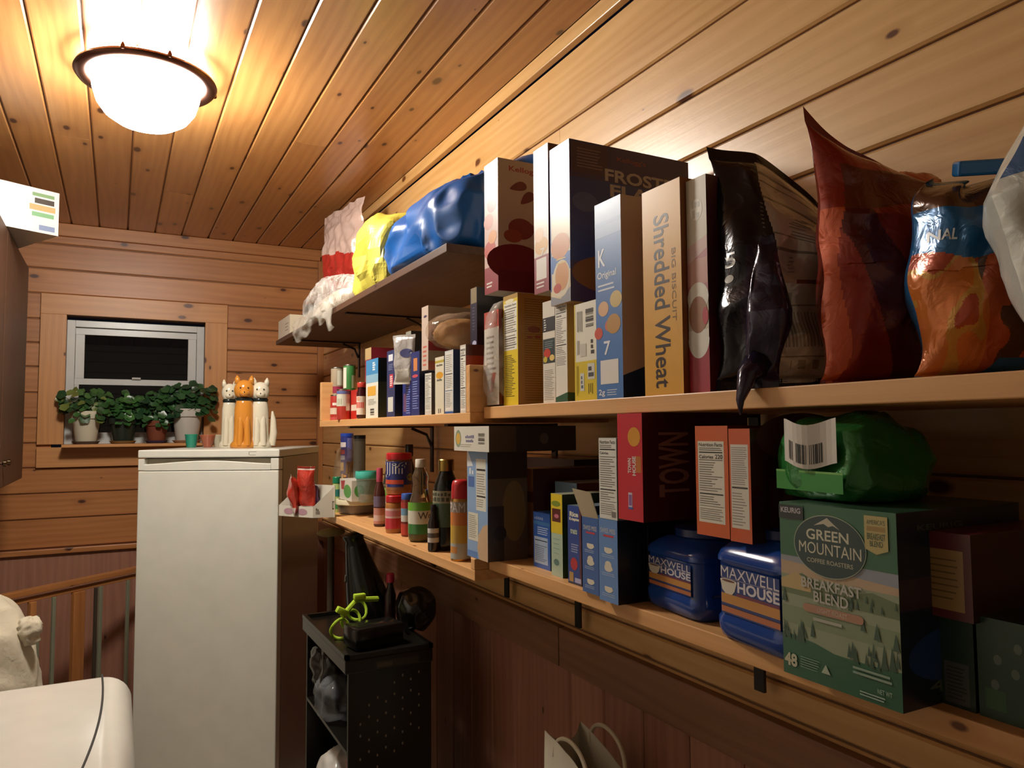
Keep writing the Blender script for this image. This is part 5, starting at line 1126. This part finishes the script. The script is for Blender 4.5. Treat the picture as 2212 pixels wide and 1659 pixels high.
# ================================================================== PLANTS ON THE SILL
def plant(label, xl, xr, yt, potc, sauc, leafc, spread, top, n, seed, fwd=-.055, kind='matte', dx=0):
    xc = (xl+xr)/2; y = YB+fwd; b = PY(xc, 950, y); b.z = wz0+.001
    r = y*math.tan((az(xr)-az(xl))/2)*1.02; zt = PY(xc, yt, y).z; h = zt-b.z; R_ = random.Random(seed)
    o = thing('potted_plant', b, label, 'plant', 'potted plants on the window sill')
    g = G(); g.lathe(b+Vector((0, 0, .006)), [(r*.62, 0), (r*.64, .003), (r*.86, h*.74), (r*.97, h*.75), (r, h*.96), (r*.96, h*.985), (r*.88, h*.94), (r*.84, h*.85), (.002, h*.85)], mat(potc, kind), 40); g.build('flower_pot', o, autos=40)
    g = G(); g.lathe(b+Vector((0, 0, .0)), [(r*.72, 0), (r*.86, .012), (r*.84, .013), (r*.68, .004), (.002, .004)], mat(sauc, 'matte'), 36); g.build('saucer', o, autos=40)
    g = G(); st = G(); lm = [mat(c, 'card') for c in leafc]; c0 = b+Vector((0, 0, h*.85))
    ht = PY(xc, top, y).z-c0.z
    for k in range(n):
        a = R_.uniform(0, 2*PI); rr = spread*R_.random()**.5; z = ht*(R_.uniform(.12, .95))
        q = c0+Vector((rr*math.cos(a)+dx*z/ht, -abs(rr*math.sin(a))*.45+R_.uniform(-.02, .0), z*(1-.25*(rr/spread)**2)))
        if R_.random() < .14: q.z -= h*.3; q.y = b.y-.07
        nr = Vector((math.cos(a)*.5+R_.uniform(-.4, .4), -.9+R_.uniform(-.5, .5), .7+R_.uniform(-.3, .4))).normalized()
        t1 = nr.orthogonal().normalized(); t1 = Matrix.Rotation(R_.uniform(0, 6.3), 3, nr)@t1; t2 = nr.cross(t1); s = R_.uniform(.013, .024)
        vs = [q-nr*.004]; m = 14
        for i in range(m):
            t = 2*PI*i/m; e = 1+.10*math.cos(5*t); vs.append(q+(t1*math.cos(t)+t2*math.sin(t))*s*e+nr*(.003*math.cos(2*t)))
        g.add(vs, [(0, i+1, (i+1) % m+1) for i in range(m)], R_.choice(lm))
        if k % 4 == 0: st.tube([c0, (c0+q)/2+Vector((0, 0, .015)), q], [.0022, .0018, .0012], mat('5f6a38', 'card'), 6)
    g.build('foliage', o, True); st.build('stems', o)
plant('green plant in a cream pot, leftmost on the window sill', 150, 221, 890, 'd0c8b0', '5a4a40', ('35582e', '2a4a28', '446a36', '6a783a'), .115, 835, 95, 1)
plant('green plant in a dark green pot, second from the left on the sill', 232, 299, 905, '2a322a', '8a6a3a', ('2c5228', '35602e', '3f6e36'), .10, 842, 75, 2, kind='enamel')
plant('green plant in a terracotta pot on the sill', 310, 366, 911, '7c3f28', '3c2c44', ('2a4e28', '325a2e', '24482a'), .10, 838, 85, 3)
plant('bushy green plant in a tall white pot at the right end of the sill', 367, 440, 885, 'cfcac0', 'b08a6a', ('284c2a', '305830', '26442a'), .13, 818, 130, 4, kind='enamel')

# ================================================================== LEFT SIDE
# hanging brown cabinet on the left wall, seen along its face
XC = -.365
xw = XL_
cb = thing('wall_cabinet', ((xw+XC)/2, 2.9, E0-.21), 'brown wooden wall cabinet at the left edge of the picture', 'cabinet')
ztc = PX(30, 565, -.33).z
g = G(); g.box((xw+.001, 2.35, E0-.19), (XC, 3.72, E0+.70), BLACKW, 2, .003); g.build('carcass', cb)
for a, b_ in ((2.352, 3.03), (3.036, 3.718)):
    g = G(); g.box((XC, a, E0-.188), (XC+.02, b_, E0+.698), BLACKW, 2, .004); dd = g.build('door', cb)
    g = G(); g.lathe((XC+.02, (b_-.05) if a < 2.5 else a+.05, E0-.1), [(.004, 0), (.004, .012), (.011, .016), (.011, .024), (.002, .027)], mat('6a5a44', 'metal'), 16, tf=Matrix.Rotation(PI/2, 3, 'Y')); g.build('knob', dd, autos=40)
p = PY(56, 500, 3.25)
b = Carton(-.50, 3.22, E0+.7008, .52, .40, .155, ('c9c6c0', 'c9c6c0', 'a8a49c'), rz=math.radians(28), bulge=.001)
S = b.E
for (u0, v0, u1, v1, cc) in ((.78, .82, .96, .9, '6a8a60'), (.8, .66, .96, .78, '35302c'), (.76, .5, .97, .63, 'd09060'), (.78, .36, .96, .46, '6a9a70'), (.84, .06, .97, .18, '6a7a9a'), (.1, .2, .5, .8, 'b0aea0')): b.F.rect(u0, v0, u1, v1, cc, 1)
b.done('shipping_box', 'white carton with coloured labels on top of the wall cabinet', 'box')
# washing machine
g = G(); WM = mat('dad7cc', 'gloss')
def lw(v): return v
wX0, wX1, wY0, wY1 = XL_+.06, .040, 1.30, 2.05
zt_ = .90
wz = PY(120, 1464, wY1).z
pr = thing('washing_machine', ((wX0+wX1)/2, (wY0+wY1)/2, 0), 'white washing machine with a rounded glossy top corner', 'washing machine')
def rbox(g, x0, x1, y0, y1, z0, z1, r, m, bow=0, nc=8):
    """rounded body: corners in plan, edge rolled at the top, front bowed"""
    loops = []
    for k in range(nc+1):
        a = PI/2*k/nc; loops.append((r*(1-math.sin(a)) if 0 else r*(1-math.cos(a)), z1-r+r*math.sin(a)))
    rows = [(0, z0)]+[(ins, z) for ins, z in loops]
    vs = []; n = 0
    for ins, z in rows:
        pts = []
        X0, X1, Y0, Y1 = x0+ins, x1-ins, y0+ins, y1-ins; rc = max(r*1.15-ins, .012)
        for cx, cy, a0 in ((X1-rc, Y1-rc, 0), (X0+rc, Y1-rc, 90), (X0+rc, Y0+rc, 180), (X1-rc, Y0+rc, 270)):
            for k in range(nc+1):
                a = math.radians(a0+90*k/nc); x = cx+rc*math.cos(a); y = cy+rc*math.sin(a)
                if bow and a0 in (0, 270): x += bow*(1-((y-(y0+y1)/2)/((y1-y0)/2))**2)
                pts.append(Vector((x, y, z)))
        n = len(pts); vs += pts
    fs = [(i*n+k, i*n+(k+1) % n, (i+1)*n+(k+1) % n, (i+1)*n+k) for i in range(len(rows)-1) for k in range(n)]
    fs.append(tuple(range(n))[::-1]); fs.append(tuple((len(rows)-1)*n+k for k in range(n)))
    g.add(vs, fs, m)
rbox(g, wX0, wX1-.0, wY0, wY1, .02, wz, .055, WM, .012); g.build('body', pr, autos=60)
g = G(); pts = []
for k in range(24):
    t = k/23; y = wY1-.03-(wY1-wY0-.03)*t; pts.append(Vector((wX1-.062+.012*math.sin(PI*(1-t)*.9)-.045*t*t, y, wz+.0002)))
g.tube(pts, .0022, mat('3a3834', 'matte'), 8); g.build('lid_seam', pr)
g = G(); g.box((wX0+.02, wY0+.03, 0), (wX1-.03, wY1-.03, .02), mat('333333', 'matte')); g.build('plinth', pr)
# white bag of laundry
g = G()
superq(g, (-.405, 2.72, .515), (.44, .40, 1.03), mat('c9bfa8', 'cloth'), .62, .02, 5, 6, 110, 90, ridge=.022)
o = tag(g.build('laundry_bag', smooth=True), 'stuffed white laundry bag standing behind the washing machine', 'bag')
g = G(); q = PY(70, 1362, 2.62); superq(g, (q.x-.01, 2.62, q.z), (.06, .06, .075), mat('c9bfa8', 'cloth'), .8, .006, 20, 2, 40, 30, ridge=.012); g.build('knot', o, True)
# folding gate
A = PY(30, 1274, 3.50); B = PY(298, 1227, 3.88); A = A+(A-B)*.6; zz = (PY(298, 1227, 3.88).z+PY(40, 1272, 3.52).z)/2
gt = thing('wooden_gate', ((A.x+B.x)/2, (A.y+B.y)/2, 0), 'wooden slatted gate leaning in the corner left of the freezer', 'gate')
dr_ = (B-A); dr_.z = 0; L_ = dr_.length; ex_ = dr_/L_; nrm = Vector((ex_.y, -ex_.x, 0)); rot = Matrix((ex_, -nrm, Vector((0, 0, 1)))).transposed()
def gbox(name, s0, s1, z0, z1, th, m, off=0, ax=2):
    g = G(); t = G(); t.box((s0, -th/2+off, z0), (s1, th/2+off, z1), m, ax, .002)
    for i, v in enumerate(t.v): pass
    t.v = [Vector((A.x, A.y, 0))+rot@q for q in t.v]; t.build(name, gt)
gbox('rail', 0, L_+.02, zz-.022, zz, .035, PINE_B, 0, 0)
gbox('rail', 0, L_+.02, zz-.052, zz-.034, .02, PINE_B, .01, 0)
gbox('rail', 0, L_, .06, .09, .02, PINE_B, 0, 0)
def spos(px): # parameter along the gate of a picture column
    a = az(px); n = Vector((math.cos(a), -math.sin(a), 0)); return -(Vector((A.x, A.y, 0)).dot(n))/(ex_.dot(n))
for px, wd, mm in ((82, .012, PINE_B), (180, .026, PINE_B)):
    s = spos(px); gbox('post', s-wd, s+wd, 0.0, zz-.053, .022, mm)
for px, wd in ((95, .006), (128, .007), (217, .006), (227, .008), (285, .007)):
    s = spos(px); gbox('slat', s-wd, s+wd, .09, zz-.053-(.06 if px in (95,) else 0), .012, mat('8a8a74', 'enamel') if px != 217 else mat('4a4238', 'enamel'), .0)

# ================================================================== BLACK STORAGE UNIT UNDER THE TRAY
UY0, UY1 = 2.02, 2.52
pt_ = PY(753, 1414, UY0); UZ = pt_.z; UX0 = pt_.x; UX1 = min(PY(932, 1390, UY0).x, .97)
BK = mat('16130f', 'enamel'); un = thing('storage_unit', ((UX0+UX1)/2, (UY0+UY1)/2, 0), 'black plastic shelf unit with perforated side panels', 'shelf unit')
def holes_panel(y, name):
    g = G(); g.box((UX0, y, 0), (UX1, y+.012, UZ-.05), BK, None, .002)
    if y < 2.1:
        S = Surf(g, lambda u, v, off=0: Vector((UX0+(UX1-UX0)*u, y-.0004-off, v*UZ)), UX1-UX0, UZ); hole_light = mat('8a7f70', 'matte')  # grey discs paint in the light showing through the holes
        for i in range(8):
            for j in range(7):
                if (i+j*2) % 3: S.ell(.14+.1*i, .62+.034*j+.018*i, .011, .0045, hole_light, 1, 8)
    g.build(name, un)
holes_panel(UY0, 'side_panel'); holes_panel(UY1-.012, 'side_panel')
g = G(); g.box((UX1-.012, UY0+.012, 0), (UX1, UY1-.012, UZ-.05), BK); g.build('back_panel', un)
for z in (.12, .40, .64):
    g = G(); g.box((UX0, UY0+.013, z-.01), (UX1-.013, UY1-.013, z), BK); g.build('shelf_board', un)
g = G(); g.box((UX0-.012, UY0-.012, UZ-.05), (UX1, UY1+.01, UZ-.012), BK, None, .004)
g.box((UX0-.012, UY0-.012, UZ-.012), (UX0, UY1+.01, UZ), BK); g.box((UX0-.012, UY0-.012, UZ-.012), (UX1, UY0, UZ), BK); g.box((UX1-.012, UY0-.012, UZ-.012), (UX1, UY1+.01, UZ), BK); g.box((UX0, UY1-.002, UZ-.012), (UX1, UY1+.01, UZ), BK)
tp = g.build('top_tray', un)
g = G(); S = Surf(g, lambda u, v, off=0: Vector((UX0+(UX1-UX0)*u, UY0-.0125-off, UZ-.048+.03*v)), UX1-UX0, .03); S.rect(.3, .1, .82, .75, '2c261e', 1); S.rect(.32, .2, .5, .6, '4a4234', 2); g.build('sticker', tp)
TZ = UZ-.0115
# tall black tapered nozzle
b0 = PY(795, 1392, 2.40); tz = min(PY(757, 1152, 2.40).z, ZTLb-.004)
g = G(); a = Vector((b0.x+.012, 2.40, TZ)); tt = Vector((PY(762, 1160, 2.40).x, 2.40, tz))
n = 30; pr_ = [(0, .075), (.02, .078), (.1, .074), (.25, .068), (.45, .058), (.65, .046), (.85, .034), (.93, .030), (.95, .034), (.99, .034), (1, .026)]
g.tube([a+(tt-a)*t for t, r in pr_], [r for t, r in pr_], mat('0e0d0c', 'gloss'), n)
o = tag(g.build('vacuum_nozzle', autos=50), 'tall black tapered nozzle standing on the black storage unit', 'nozzle')
g = G(); c = a+(tt-a)*.42
g.tube([c+Vector((-.045, 0, 0)), c+Vector((-.062, 0, .012)), c+Vector((-.060, 0, .03)), c+Vector((-.043, 0, .026))], .003, mat('8a8a84', 'metal'), 8); g.build('ring', o)
LM_ = mat('a8c828', 'matte'); 
p = PY(700, 1352, 2.22)
g = G()
for k, (u, v) in enumerate(((0, 0), (.035, .01), (.06, .03))):
    c = Vector((UX0+.03+u, 2.22+v, TZ+.03+.02*k))
    pts = [c+Vector((.028*math.cos(t), .01*math.sin(t*2), .028*math.sin(t))) for t in [2*PI*i/18 for i in range(19)]]
    g.tube(pts, .0045, LM_, 8, False)
g.tube([Vector((UX0+.03, 2.2, TZ+.07)), Vector((UX0+.08, 2.22, TZ+.11)), Vector((UX0+.15, 2.24, TZ+.10))], .008, LM_, 8)
g.obox((UX0+.03, 2.20, TZ+.085), .035, .02, .018, LM_, Matrix.Rotation(.5, 3, 'Y'), .003); g.obox((UX0+.085, 2.21, TZ+.12), .035, .02, .016, LM_, None, .003)
tag(g.build('strap_bundle', autos=40), 'lime green straps bundled on the black storage unit', 'strap')
g = G(); g.obox((UX0+.10, 2.12, TZ+.032), .15, .09, .06, mat('1a1816', 'gloss'), Matrix.Rotation(.15, 3, 'Z'), .008)
o = tag(g.build('black_case', autos=40), 'small black case at the front of the storage unit top', 'case')
c = PY(895, 1350, 2.2)
g = G(); superq(g, (min(c.x, .90), 2.2, TZ+.062), (.10, .13, .12), mat('15120f', 'gloss'), .8, .01, 9, 3, 50, 36, ridge=.012)
o = tag(g.build('wrapped_bottle', smooth=True), 'dark glossy wrapped bundle at the right of the storage unit top', 'bundle')
g = G(); c = PY(843, 1315, 2.32); g.lathe((c.x, 2.32, TZ), [(.018, 0), (.018, .09), (.009, .12), (.009, .135)], mat('2a1614', 'gloss'), 20)
o = tag(g.build('small_bottle', autos=40), 'small dark bottle with a pink cap behind the nozzle', 'bottle'); g = G(); g.lathe((c.x, 2.32, TZ+.13), [(.013, 0), (.013, .025), (.008, .03), (.002, .03)], mat('c02a4a', 'enamel'), 18); g.build('cap', o, autos=40)
for k, (y, z, rc, lab) in enumerate(((2.12, .641, 'b8301c', 'clear bottle with an orange red cap on the upper shelf of the unit'), (2.14, .401, 'c03a1c', 'clear bottle with an orange red cap on the middle shelf of the unit'))):
    g = G(); x = UX0+.06; hh = .165 if k == 0 else .17
    g.lathe((x, y, z), [(.03, 0), (.034, .005), (.034, hh*.65), (.016, hh*.85), (.016, hh*.9)], mat('4a1a14', 'gloss'), 24); o = tag(g.build('cleaner_bottle', autos=40), lab, 'bottle')
    g = G(); g.lathe((x, y, z+hh*.86), [(.03, 0), (.031, .02), (.028, .024), (.002, .024)], mat(rc, 'enamel'), 24); g.build('cap', o, autos=40)
sack('plastic_bag', 'glossy clear plastic bag bulging from the open side of the storage unit', (UX0+.05, 2.30, .70), (.11, .17, .115), mat('8a8c90', 'film'), group=None, ex=.7, nz=.02, sc=9, seed=4, ridge=.03, nu=60, nv=40)
sack('plastic_bag', 'white plastic bundle low in the storage unit', (UX0+.06, 2.28, .47), (.12, .16, .13), mat('c8c4bc', 'gloss'), group=None, ex=.7, nz=.02, sc=9, seed=5, ridge=.02, nu=60, nv=40)
sack('plastic_bag', 'dark glossy bag of supplies on the top opening of the storage unit', (UX0+.06, 2.38, .74), (.12, .14, .17), mat('24211e', 'gloss'), group=None, ex=.7, nz=.02, sc=9, seed=6, ridge=.03, nu=60, nv=40)
# broom-like bits under the tray end
g = G(); c = PY(715, 1150, 2.6); g.grid(lambda u, v: c+Vector((.05*math.cos(2*PI*u)*math.sin(PI*v), .02*math.sin(2*PI*u)*math.sin(PI*v), .016*math.cos(PI*v))), 20, 12, mat('8a7648', 'matte'))
pz = c.z-.016; g.lathe((c.x, c.y, 0), [(.012, 0), (.012, pz+.005)], mat('3a2c1c', 'matte'), 12)
tag(g.build('mop', autos=60), 'mop with a tan head standing beside the freezer', 'mop')

# ================================================================== WHITE SHOPPING BAG
bx, by = .87, 1.335
zt = PX(1225, 1615, bx-.05).z
PA = mat('cfc8b4', 'matte')
st_ = G(); st_.box((bx-.14, by-.17, 0), (bx+.13, by+.17, zt-.44), mat('6a4a30', 'card'), None, .003)
S = Surf(st_, lambda u, v, off=0: Vector((bx-.14-off, by+.17-.34*u, v*(zt-.44))), .34, zt-.44); S.rect(0, .49, 1, .51, '9a8058', 1)
tag(st_.build('cardboard_carton'), 'brown cardboard carton under the white shopping bag', 'box')
g = G(); w_, d_ = .19, .10; zb = zt-.439
def bagf(u, v):
    per = [(-d_/2, w_/2), (-d_/2, -w_/2), (d_/2, -w_/2), (d_/2, w_/2), (-d_/2, w_/2)]; k = min(int(u*4), 3); t = u*4-k
    a, b_ = per[k], per[k+1]; x = a[0]+(b_[0]-a[0])*t; y = a[1]+(b_[1]-a[1])*t
    if k in (1, 3): y *= 1-.35*math.sin(PI*t)*v
    n = noise.noise(Vector((x*20, y*20, v*4)))*.006
    return Vector((bx+x*(1-.1*v)+n, by+y*(1-.06*v)+n, zb+(zt-zb)*v-.05*(.5-y/w_)*v*(1)+.008*math.sin(u*12)*v))
g.grid(bagf, 64, 30, PA)
g.grid(lambda u, v: bagf(u, v)*1.0+Vector(((bx-bagf(u, v).x)*.03, (by-bagf(u, v).y)*.02, 0)), 64, 30, PA)
g.add([Vector((bx-d_/2, by-w_/2, zb)), Vector((bx+d_/2, by-w_/2, zb)), Vector((bx+d_/2, by+w_/2, zb)), Vector((bx-d_/2, by+w_/2, zb))], [(0, 1, 2, 3)], PA)
sb = tag(g.build('shopping_bag', smooth=True), 'white paper shopping bag with twisted handles standing below the shelves', 'bag')
for xx, dz in ((-.045, .0), (.045, .012)):
    g = G(); pts = []
    for k in range(22):
        t = PI*k/21; yy = .062*math.cos(t); pts.append(Vector((bx+xx+.012*math.sin(t), by+yy-.01, zt-.03-.05*(.5-yy/w_)+.055*math.sin(t)**.7+dz)))
    g.tube(pts, .0045, mat('c4baa0', 'matte'), 8); g.build('handle', sb)
